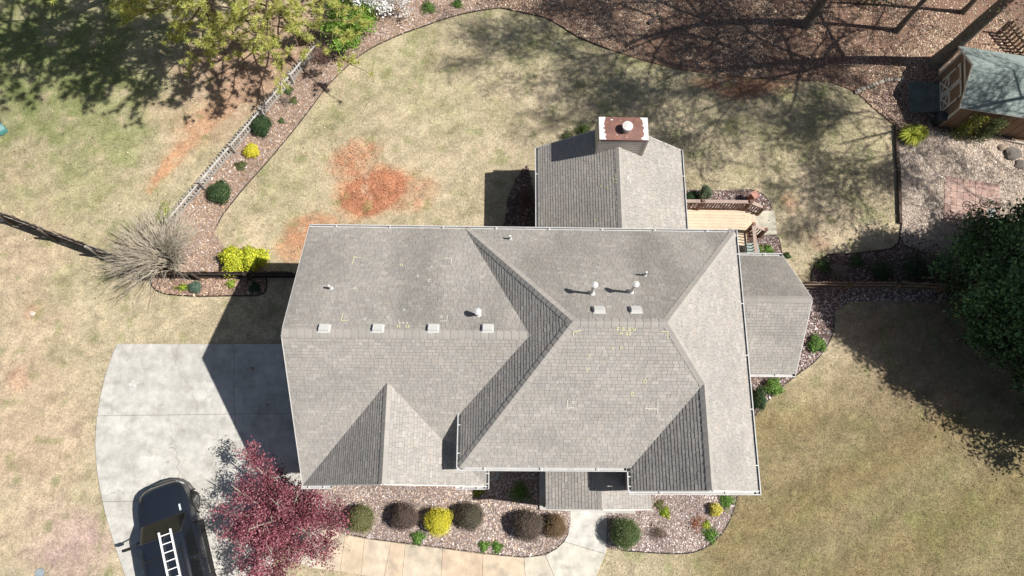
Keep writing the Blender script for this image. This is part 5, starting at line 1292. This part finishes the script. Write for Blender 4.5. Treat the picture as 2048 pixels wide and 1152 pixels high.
# two shrubs trained up the shed wall
for lab, px, py, hh, cs in (('yellow-flecked shrub climbing the shed side wall near the corner', 1917, 270, 1.7, OLV + LIME[2:]), ('darker green shrub climbing the shed side wall further right', 1955, 278, 1.75, GRN + OLV[:1])):
    p = at(px, py); root = thing('wall_shrub', lab, 'shrub', p); n = 1800
    z = RNG.uniform(.05, hh, n); w = .28 * (1 - .35 * z / hh); C = np.stack([p.x + RNG.normal(0, w), p.y + RNG.normal(0, w * .6), z], 1); leaves('crown', C, .075, pal(n, cs), root)
    m = MB()
    for k in range(4): m.tube([(p.x + .05 * k - .1, p.y, 0), (p.x + random.uniform(-.2, .2), p.y, hh * .6), (p.x + random.uniform(-.25, .25), p.y + .05, hh)], [.02, .012, .004], 4, cap=False)
    m.build('stem', M_TWIGD, root)

# ---------------------------------------------------------------- branching
def branch_path(p, d, L, n=5, wander=.18, lift=.0, rnd=random):
    pts = [Vector(p)]; d = Vector(d).normalized()
    for i in range(n):
        d = (d + Vector((rnd.gauss(0, wander), rnd.gauss(0, wander), rnd.gauss(0, wander * .7) + lift))).normalized(); pts.append(pts[-1] + d * (L / n))
    return pts
def grow(mb, p, d, L, r, depth, rnd, kids, tips, wander=.16, lift=.03, ratio=.62, spread=.75, minr=.004, sides=(7, 5, 4, 3, 3)):
    pts = branch_path(p, d, L, 5 if depth > 1 else 3, wander, lift, rnd); k = len(pts)
    rad = [max(minr, r * (1 - .62 * i / (k - 1))) for i in range(k)]
    mb.tube(pts, rad, sides[min(len(sides) - 1, max(0, 4 - depth))], cap=False)
    if depth <= 0: tips.append(pts[-1]); return
    for c in range(kids[depth]):
        t = rnd.uniform(.28, 1.0) if c else 1.0; f = t * (k - 1); i = min(int(f), k - 2); q = pts[i].lerp(pts[i + 1], f - i)
        base = (pts[i + 1] - pts[i]).normalized(); side = base.cross(Vector((rnd.gauss(0, 1), rnd.gauss(0, 1), rnd.gauss(0, 1)))).normalized()
        nd = (base + side * rnd.uniform(.45, 1.2) * spread).normalized()
        grow(mb, q, nd, L * ratio * rnd.uniform(.7, 1.15), max(minr, rad[i] * rnd.uniform(.5, .72)), depth - 1, rnd, kids, tips, wander, lift, ratio, spread, minr, sides)
def bare_tree(label, px, py, h, r0, lean=(0, 0), seed=1, fork=.42, kids=(0, 3, 5, 6, 9), shadow_leaves=0, shadow_leaf_col=None, spread=.8, ratio=.58, minr=.008):
    p = at(px, py); rnd = random.Random(seed); root = thing('bare_tree', label, 'tree', p, 'tall bare trees of the wood'); tr = MB(); cr = MB(); tips = []
    n = 9; pts = []; x, y = p.x, p.y
    for i in range(n + 1):
        t = i / n; pts.append(Vector((p.x + lean[0] * t * t * h + .12 * math.sin(3 * t + seed), p.y + lean[1] * t * t * h + .12 * math.cos(2.3 * t + seed), h * .8 * t)))
    rad = [r0 * (1.35 if i == 0 else 1) * (1 - .72 * (i / n)) for i in range(n + 1)]
    # root flare
    tr.tube([pts[0] - Vector((0, 0, .1)), pts[0] + Vector((0, 0, .12))] + pts[1:], [r0 * 1.7, r0 * 1.3] + rad[1:], 12); tr.build('trunk', M_BARK, root, smooth=True)
    for c in range(kids[4]):
        t = fork + (1 - fork) * (c + .5) / kids[4]; f = t * n; i = min(int(f), n - 1); q = pts[i].lerp(pts[i + 1], f - i); a = c * 2.4 + seed
        grow(cr, q, Vector((math.cos(a), math.sin(a), rnd.uniform(.5, 1.1))), h * .30 * rnd.uniform(.8, 1.15) * (1.15 - .5 * (t - fork)), rad[i] * .5, 3, rnd, kids, tips, .15, .04, ratio, spread, minr)
    cr.build('crown', M_TWIG, root)
    if shadow_leaves:  # loose leaf quads added to thicken the crown's cast shadow
        T = np.array([tuple(v) for v in tips]); C = T[RNG.integers(0, len(T), shadow_leaves)] + RNG.normal(0, .26, (shadow_leaves, 3)); leaves('shadow_leaves', C, .10, pal(shadow_leaves, shadow_leaf_col), root)
    return root
RB = [(.20, .10, .08), (.16, .14, .06), (.26, .14, .1)]
bare_tree('grey-trunked tree standing near the middle of the top woodland edge', 1612, 46, 17, .23, (.03, -.16), 3, .40, (0, 4, 5, 6, 12), 60000, RB, minr=.014)
bare_tree('slender trunk between the two thicker bare trees', 1797, 64, 15, .13, (.02, -.06), 5, .4, (0, 4, 5, 6, 11), minr=.012)
bare_tree('thickest bare tree rising beside the shed', 1866, 128, 19, .31, (.0, -.10), 8, .38, (0, 4, 5, 6, 13), 36000, RB, minr=.016)
bare_tree('dark thin trunk behind the thickest bare tree', 1922, 22, 15, .12, (.02, -.05), 9, .35, (0, 4, 5, 6, 10), minr=.012)
bare_tree('bare tree just beyond the right edge whose branch shadows cross the pebbles', 2172, 235, 16, .14, (-.2, -.17), 12, .55, (0, 4, 5, 5, 12), 40000, RB, minr=.016)
# saplings and fallen brush on the woodland floor
for lab, px, py, h, s in (('thin pale sapling left of the grey-trunked tree', 1449, 56, 2.6, 4), ('second thin sapling further left on the woodland floor', 1395, 52, 2.2, 6), ('dead twiggy sapling behind the shed', 1985, 92, 2.6, 10), ('twiggy sapling against the shed side wall', 2018, 262, 1.8, 14)):
    p = at(px, py); root = thing('sapling', lab, 'sapling', p); m = MB(); tips = []; rnd = random.Random(s); grow(m, p, (.05, .05, 1), h, .022, 3, rnd, (0, 2, 3, 6), tips, .1, .05, .5, .8, .004); m.build('branches', M_TWIG, root)
# bare twiggy shrubs
def bare_shrub(label, px, py, r, h, n, seed, mt, twigs=3, rad=.012, squash=1.0, fan=False):
    p = at(px, py); root = thing('bare_shrub', label, 'shrub', p); rnd = random.Random(seed); m = MB()
    for i in range(n):
        a = rnd.uniform(0, 2 * math.pi)
        if fan:
            a = math.radians(rnd.choice((rnd.gauss(175, 30), rnd.gauss(205, 18), rnd.gauss(130, 25), rnd.gauss(80, 25), rnd.gauss(15, 28), rnd.gauss(50, 25), rnd.uniform(0, 360))))
        out = r * math.sqrt(rnd.uniform(.02, 1)) * ((.84 + .16 * math.cos(a - math.radians(170))) if fan else 1); hh = h * rnd.uniform(.75, 1.1) * (1 - .35 * (out / r) ** 2); b = Vector((p.x + rnd.gauss(0, .14), p.y + rnd.gauss(0, .14), 0)); e = Vector((p.x + out * math.cos(a), p.y + out * math.sin(a) * squash, hh))
        mid = b.lerp(e, .5) + Vector((-.12 * out * math.cos(a), -.12 * out * math.sin(a), h * .16)); P = smooth_poly([tuple(b), tuple(mid), tuple(e)], 3); P = [Vector(q) + Vector((rnd.gauss(0, .02), rnd.gauss(0, .02), rnd.gauss(0, .02))) for q in P]; k = len(P)
        m.tube(P, [rad * (1.25 - .95 * j / (k - 1)) for j in range(k)], 4, cap=False)
        for t in range(twigs):
            j = rnd.randrange(k // 2, k - 1); d = (P[j + 1] - P[j]).normalized(); q = P[j] + (d + Vector((rnd.gauss(0, .35), rnd.gauss(0, .35), rnd.gauss(0, .25)))).normalized() * r * rnd.uniform(.18, .4)
            m.tube([P[j], P[j].lerp(q, .5) + Vector((rnd.gauss(0, .03), rnd.gauss(0, .03), .02)), q], [rad * .5, rad * .4, rad * .2], 3, cap=False)
    m.build('stems', mt, root); return root
bare_shrub('large bare fountain-shaped shrub at the fence corner on the left', 354, 530, 2.5, 2.3, 290, 5, mat('pale_twig', (.44, .39, .31), .9, noise=[(5, .6, 1.25)]), 4, .015, fan=True)
bare_shrub('leafless dark shrub in the shade west of the rear wing', 1050, 405, .75, .9, 90, 6, mat('shade_twig', (.17, .12, .09), .9), 3, .008, 1.4)
bare_shrub('reddish twiggy shrub at the top of the picket fence', 648, 118, .75, .8, 110, 7, mat('red_twig', (.24, .15, .13), .9), 4, .007)
bare_shrub('small leafless shrub in the middle of the right front bed', 1315, 1066, .38, .45, 60, 8, mat('shade_twig', (.17, .12, .09), .9), 3, .006)
bare_shrub('dry brown stalks in the right front bed near the yellow shrub', 1392, 1046, .42, .3, 50, 9, mat('rust_twig', (.33, .15, .09), .9), 2, .007)
bare_shrub('grey leafless shrub in the shaded bed by the fence', 1672, 552, .55, .7, 60, 10, mat('grey_twig', (.25, .21, .17), .9), 3, .007)
bare_shrub('sparse grey shrub beside the picket fence', 573, 205, .3, .4, 40, 11, mat('grey_twig', (.25, .21, .17), .9), 3, .006)

# ---------------------------------------------------------------- red maple over the driveway
p = at(603, 1042); mp = thing('maple_tree', 'red-leaved maple spreading over the driveway and garage corner', 'tree', p)
tr = MB(); cr = MB(); tips = []; rnd = random.Random(21)
tr.tube([p, p + Vector((.03, .05, .5)), p + Vector((.0, .08, 1.0))], [.13, .1, .09], 10); tr.build('trunk', M_BARK, mp, smooth=True)
ends = []
limbs = [(205, 2.0, 2.3), (240, 2.35, 2.5), (280, 2.1, 2.7), (320, 1.9, 2.5), (0, 1.95, 2.3), (35, 1.6, 2.7), (65, 1.15, 2.6), (108, 2.0, 2.4), (124, 3.3, 2.9), (145, 2.6, 2.9), (170, 2.1, 2.6), (260, 1.2, 3.2), (100, .8, 3.3), (190, 1.1, 3.3), (345, 1.2, 3.3)]
clumps = []
for (deg, L_, hh) in limbs:
    L_ *= .88; a = math.radians(deg); s = p + Vector((0, .08, rnd.uniform(.6, 1.05))); e = p + Vector((L_ * math.cos(a), L_ * math.sin(a), hh)); mid = s.lerp(e, .5) + Vector((rnd.gauss(0, .12), rnd.gauss(0, .12), .25)); P = [Vector(q) for q in smooth_poly([tuple(s), tuple(mid), tuple(e)], 4)]
    cr.tube(P, [.05 * (1 - .75 * i / (len(P) - 1)) for i in range(len(P))], 5, cap=False)
    for k in range(11):
        f = rnd.uniform(.3, 1) * (len(P) - 1); i = min(int(f), len(P) - 2); q = P[i].lerp(P[i + 1], f - i); d = Vector((rnd.gauss(0, 1), rnd.gauss(0, 1), rnd.gauss(.1, .3))).normalized(); e2 = q + d * rnd.uniform(.3, .75); cr.tube([q, q.lerp(e2, .5) + Vector((0, 0, .04)), e2], [.014, .01, .004], 4, cap=False); clumps.append((e2, .2)); clumps.append((q.lerp(e2, .6), .18))
cr.build('branches', mat('maple_bark', (.36, .31, .26), .9, noise=[(7, .7, 1.2)]), mp)
n = 32000; ci = RNG.integers(0, len(clumps), n); CC = np.array([tuple(c[0]) for c in clumps])[ci] + RNG.normal(0, 1, (n, 3)) * np.array([.16, .16, .08])
cf = RNG.uniform(.7, 1.3, len(clumps))[ci][:, None]
leaves('crown', CC, .066, np.clip(pal(n, [(.28, .085, .115), (.21, .055, .08), (.37, .14, .17), (.13, .035, .055), (.46, .25, .27)], [3, 3, 3, 1.5, 1]) * cf, .01, 1), mp, aspect=.75, up=.9)

# ---------------------------------------------------------------- big dark evergreen on the right
def evergreen(label, px, py, r, h, n_cl, per, seed, cols, lsize=.12, low=.1):
    p = at(px, py); root = thing('evergreen_tree', label, 'tree', p); rnd = np.random.default_rng(seed)
    m = MB(); m.tube([p, p + Vector((0, 0, h * .9))], [.22, .03], 10); m.build('trunk', M_BARK, root, smooth=True)
    z = low * h + (1 - low) * h * rnd.random(n_cl) ** 1.25; t = (z / h); prof = r * np.clip(1.05 - t ** 2.5, .05, 1) * (.75 + .25 * np.minimum(1, t / .2)); a = rnd.uniform(0, 2 * math.pi, n_cl)
    rr = prof * (1 - .45 * rnd.random(n_cl) ** 2.2) * (1 + .16 * np.sin(a * 3 + seed) + .1 * np.sin(a * 7 + z))
    CL = np.stack([p.x + rr * np.cos(a), p.y + rr * np.sin(a), z], 1); bm_ = MB()
    for k in range(0, n_cl, 3): bm_.tube([(p.x, p.y, max(.2, CL[k][2] - .5)), tuple(CL[k])], [.03, .008], 4, cap=False)
    bm_.build('branches', M_TWIGD, root)
    N_ = n_cl * per; ci = np.repeat(np.arange(n_cl), per); sz_ = rnd.uniform(.26, .52, n_cl)[ci][:, None]
    C = CL[ci] + rnd.normal(0, 1, (N_, 3)) * sz_ * np.array([.75, .75, .6]); fac = rnd.uniform(.45, 1.65, n_cl)[ci][:, None]
    c = np.clip(pal(N_, cols) * fac, .005, 1)
    leaves('crown', C, lsize, c, root, outward=(p.x, p.y, h * .35), aspect=.5, up=.35); return root
evergreen('big dense dark evergreen at the right edge', 2062, 640, 4.3, 12, 1150, 130, 31, [(.045, .105, .045), (.06, .135, .055), (.03, .07, .03), (.09, .17, .07)], .17)
evergreen('dark evergreen at the lower right edge, mostly outside the picture', 2180, 745, 3.8, 9.0, 420, 120, 33, [(.03, .075, .03), (.05, .10, .035), (.025, .055, .022)], .19)
evergreen('dark evergreen bush at the top edge of the woodland', 1735, -22, 1.15, 2.2, 70, 90, 35, [(.03, .08, .035), (.045, .11, .045), (.025, .06, .03)], .09)

# ---------------------------------------------------------------- pines, leafy green tree and blossom at the top left
def pine(label, px, py, h, r, seed, n_br=46, low=.2, lean=(0, 0)):
    p = at(px, py); root = thing('pine_tree', label, 'tree', p, 'pines at the top left'); rnd = random.Random(seed); tr = MB(); tp = p + Vector((lean[0], lean[1], h)); tr.tube([p - Vector((0, 0, .1)), p.lerp(tp, .5), tp], [.2, .13, .03], 10); tr.build('trunk', M_BARK, root, smooth=True)
    br = MB(); tips = []
    for i in range(n_br):
        t = low + (1 - low) * (i + .5) / n_br; q = p.lerp(tp, t); a = i * 2.399 + seed; L_ = r * (1.08 - .62 * ((t - low) / (1 - low)) ** 1.3) * rnd.uniform(.75, 1.15)
        P = branch_path(q, (math.cos(a), math.sin(a), .15), L_, 5, .1, .02, rnd); br.tube(P, [.045 * (1 - .8 * j / 5) for j in range(6)], 5, cap=False)
        for k in range(10):
            f = rnd.uniform(.3, 1) * 5; j = min(int(f), 4); s = P[j].lerp(P[j + 1], f - j); d = ((P[j + 1] - P[j]).normalized() + Vector((rnd.gauss(0, .7), rnd.gauss(0, .7), rnd.gauss(.15, .3)))).normalized(); e = s + d * rnd.uniform(.25, .7); br.tube([s, e], [.014, .007], 4, cap=False); tips.append(e); tips.append(s.lerp(e, .55))
        tips.append(P[-1])
    br.build('branches', mat('pine_branch', (.2, .14, .1), .9), root)
    T = np.array([tuple(v) for v in tips]); per = 42; n = len(T) * per; ci = np.repeat(np.arange(len(T)), per); d = RNG.normal(0, 1, (n, 3)); d[:, 2] = d[:, 2] * .8 + .35; d /= np.linalg.norm(d, axis=1, keepdims=True)
    L_ = RNG.uniform(.14, .27, (n, 1)); s = np.cross(d, RNG.normal(0, 1, (n, 3))); s /= np.linalg.norm(s, axis=1, keepdims=True); B = T[ci] + d * .01; w = .011
    V = np.stack([B - s * w, B + s * w, B + d * L_], 1).reshape(-1, 3)
    c = pal(n, [(.54, .56, .14), (.64, .64, .18), (.42, .46, .12), (.70, .67, .25), (.32, .37, .1)]); arrays('needles', V, np.arange(3 * n).reshape(n, 3), M_NEEDLE, root, c)
    return root
pine('broad yellow-green pine overhanging the top of the picket fence', 606, 84, 14, 4.2, 3, 92, .09, (-.3, -2.8))
pine('yellow-green pine furthest left at the top edge above the shaded lawn', 442, 48, 12.5, 3.4, 5, 66, .09, (.3, -1.8))
pine('tall pine beyond the top left edge whose shadow lies on the lawn', 290, -40, 16, 4.6, 7, 84, .4, (2.4, -7.0))
pine('pine beyond the top left corner', 90, -100, 14, 4.2, 9, 50, .3, (0, -2))
# bright green young tree at the bend of the bed
def leafy(label, name, px, py, h, r, cols, n, size, seed, cat='tree', up=.6, flat=.5):
    p = at(px, py); root = thing(name, label, cat, p); rnd = random.Random(seed); tr = MB(); tips = []; m = MB()
    m.tube([p, p + Vector((.03, .02, h * .45))], [.07, .05], 8); m.build('trunk', M_BARK, root)
    for k in range(9):
        a = k * 2.4; grow(tr, p + Vector((0, 0, h * rnd.uniform(.15, .45))), (math.cos(a), math.sin(a), .75), r * .75, .03, 2, rnd, (0, 4, 5), tips, .15, .05, .6, .9, .005)
    tr.build('branches', M_TWIGD, root); T = np.array([tuple(v) for v in tips]); ci = RNG.integers(0, len(T), n); C = T[ci] + RNG.normal(0, 1, (n, 3)) * np.array([.17, .17, .17 * flat]); f = RNG.uniform(.7, 1.3, len(T))[ci][:, None]; leaves('crown', C, size, np.clip(pal(n, cols) * f, .01, 1), root, up=up, aspect=.6); return root
leafy('bright green leafy tree at the bend of the bed', 'young_tree', 708, 82, 2.4, 1.15, [(.20, .36, .05), (.27, .44, .08), (.13, .25, .035), (.34, .48, .12)], 7000, .10, 41)
leafy('dogwood in white blossom at the top edge', 'blossom_tree', 752, 34, 3.0, 1.5, [(.9, .9, .9), (.82, .83, .82), (.93, .93, .92)], 9000, .11, 43, flat=.35)
# fallen maple leaves on the drive
n = 14
for k in range(n):
    px, py = random.uniform(430, 590), random.uniform(730, 960); p = at(px, py, .04)
    pass
# stray leaves blown over the lawns, and clods on the bare clay
n = 2600; X = np.concatenate([RNG.uniform(3, 20, 1700), RNG.uniform(-22, -8, 900)]); Y = np.concatenate([RNG.uniform(11, 22, 1700), RNG.uniform(8, 22, 900)])
V, Fq = quads(np.stack([X, Y, RNG.uniform(.0, .03, n)], 1), RNG.uniform(.05, .1, n), RNG.uniform(.03, .06, n)); tag(arrays('stray_leaves', V, Fq, M_CHIP, None, pal(n, LEAFLIT)), kind='stuff')
n = 1300; cc_ = [at(740, 385), at(705, 315), at(620, 460)]; ci = RNG.integers(0, 3, n); P = np.array([(c.x, c.y) for c in cc_])[ci] + RNG.normal(0, 1, (n, 2)) * np.array([.95, .65])
V, Fq = quads(np.stack([P[:, 0], P[:, 1], RNG.uniform(-.04, .0, n)], 1), RNG.uniform(.03, .09, n), RNG.uniform(.03, .07, n), .6); tag(arrays('clay_clods', V, Fq, M_CHIP, None, pal(n, [(.46, .24, .15), (.40, .18, .11), (.55, .32, .21)])), kind='stuff')
# short dry grass blades over the lawns: too many to count
ng = 210000
X = RNG.uniform(-25, 27, ng); Y = RNG.uniform(-4.5, 25, ng)
k = ~inside(drive, X, Y)
for poly in (atp([(1140, 1012), (1214, 1012), (1214, 1094), (1186, 1165)] + walk_bot[::-1] + walk_top + [(1134, 1074)]), rect(Xl + .3, Yf + .3, Xe - .3, Yr - .3), rect(rw, Yr, re_, rn - .3), rect(Xe, ss, se, sn), atp(patio_px), atp(edge_wood + [(1745, 215), (1790, 252), (1870, 262), (2100, 300), (2150, -120), (860, -120)]), [(20.8, 16.9), (25.5, 16.2), (26, 19.1), (21.3, 19.8)], rect(7.2, 8.8, 11.6, 12.4)):
    k &= ~inside(poly, X, Y)
X, Y = X[k], Y[k]; ng = len(X); col = ground_colour(X, Y) * RNG.uniform(.55, 1.45, (ng, 1)); a = RNG.uniform(0, 2 * math.pi, ng); L_ = RNG.uniform(.03, .075, ng); hh = RNG.uniform(.015, .05, ng)
B = np.stack([X, Y, np.full(ng, -.012)], 1); s = np.stack([-np.sin(a), np.cos(a), np.zeros(ng)], 1) * .011; T = B + np.stack([np.cos(a) * L_, np.sin(a) * L_, hh], 1)
V = np.stack([B - s, B + s, T], 1).reshape(-1, 3); gr = arrays('grass', V, np.arange(3 * ng).reshape(ng, 3), mat('dry_grass', attr=True, rough=.8, spec=.15, trans=.2), None, np.clip(col, .01, 1)); tag(gr, 'short dry turf blades', kind='stuff')
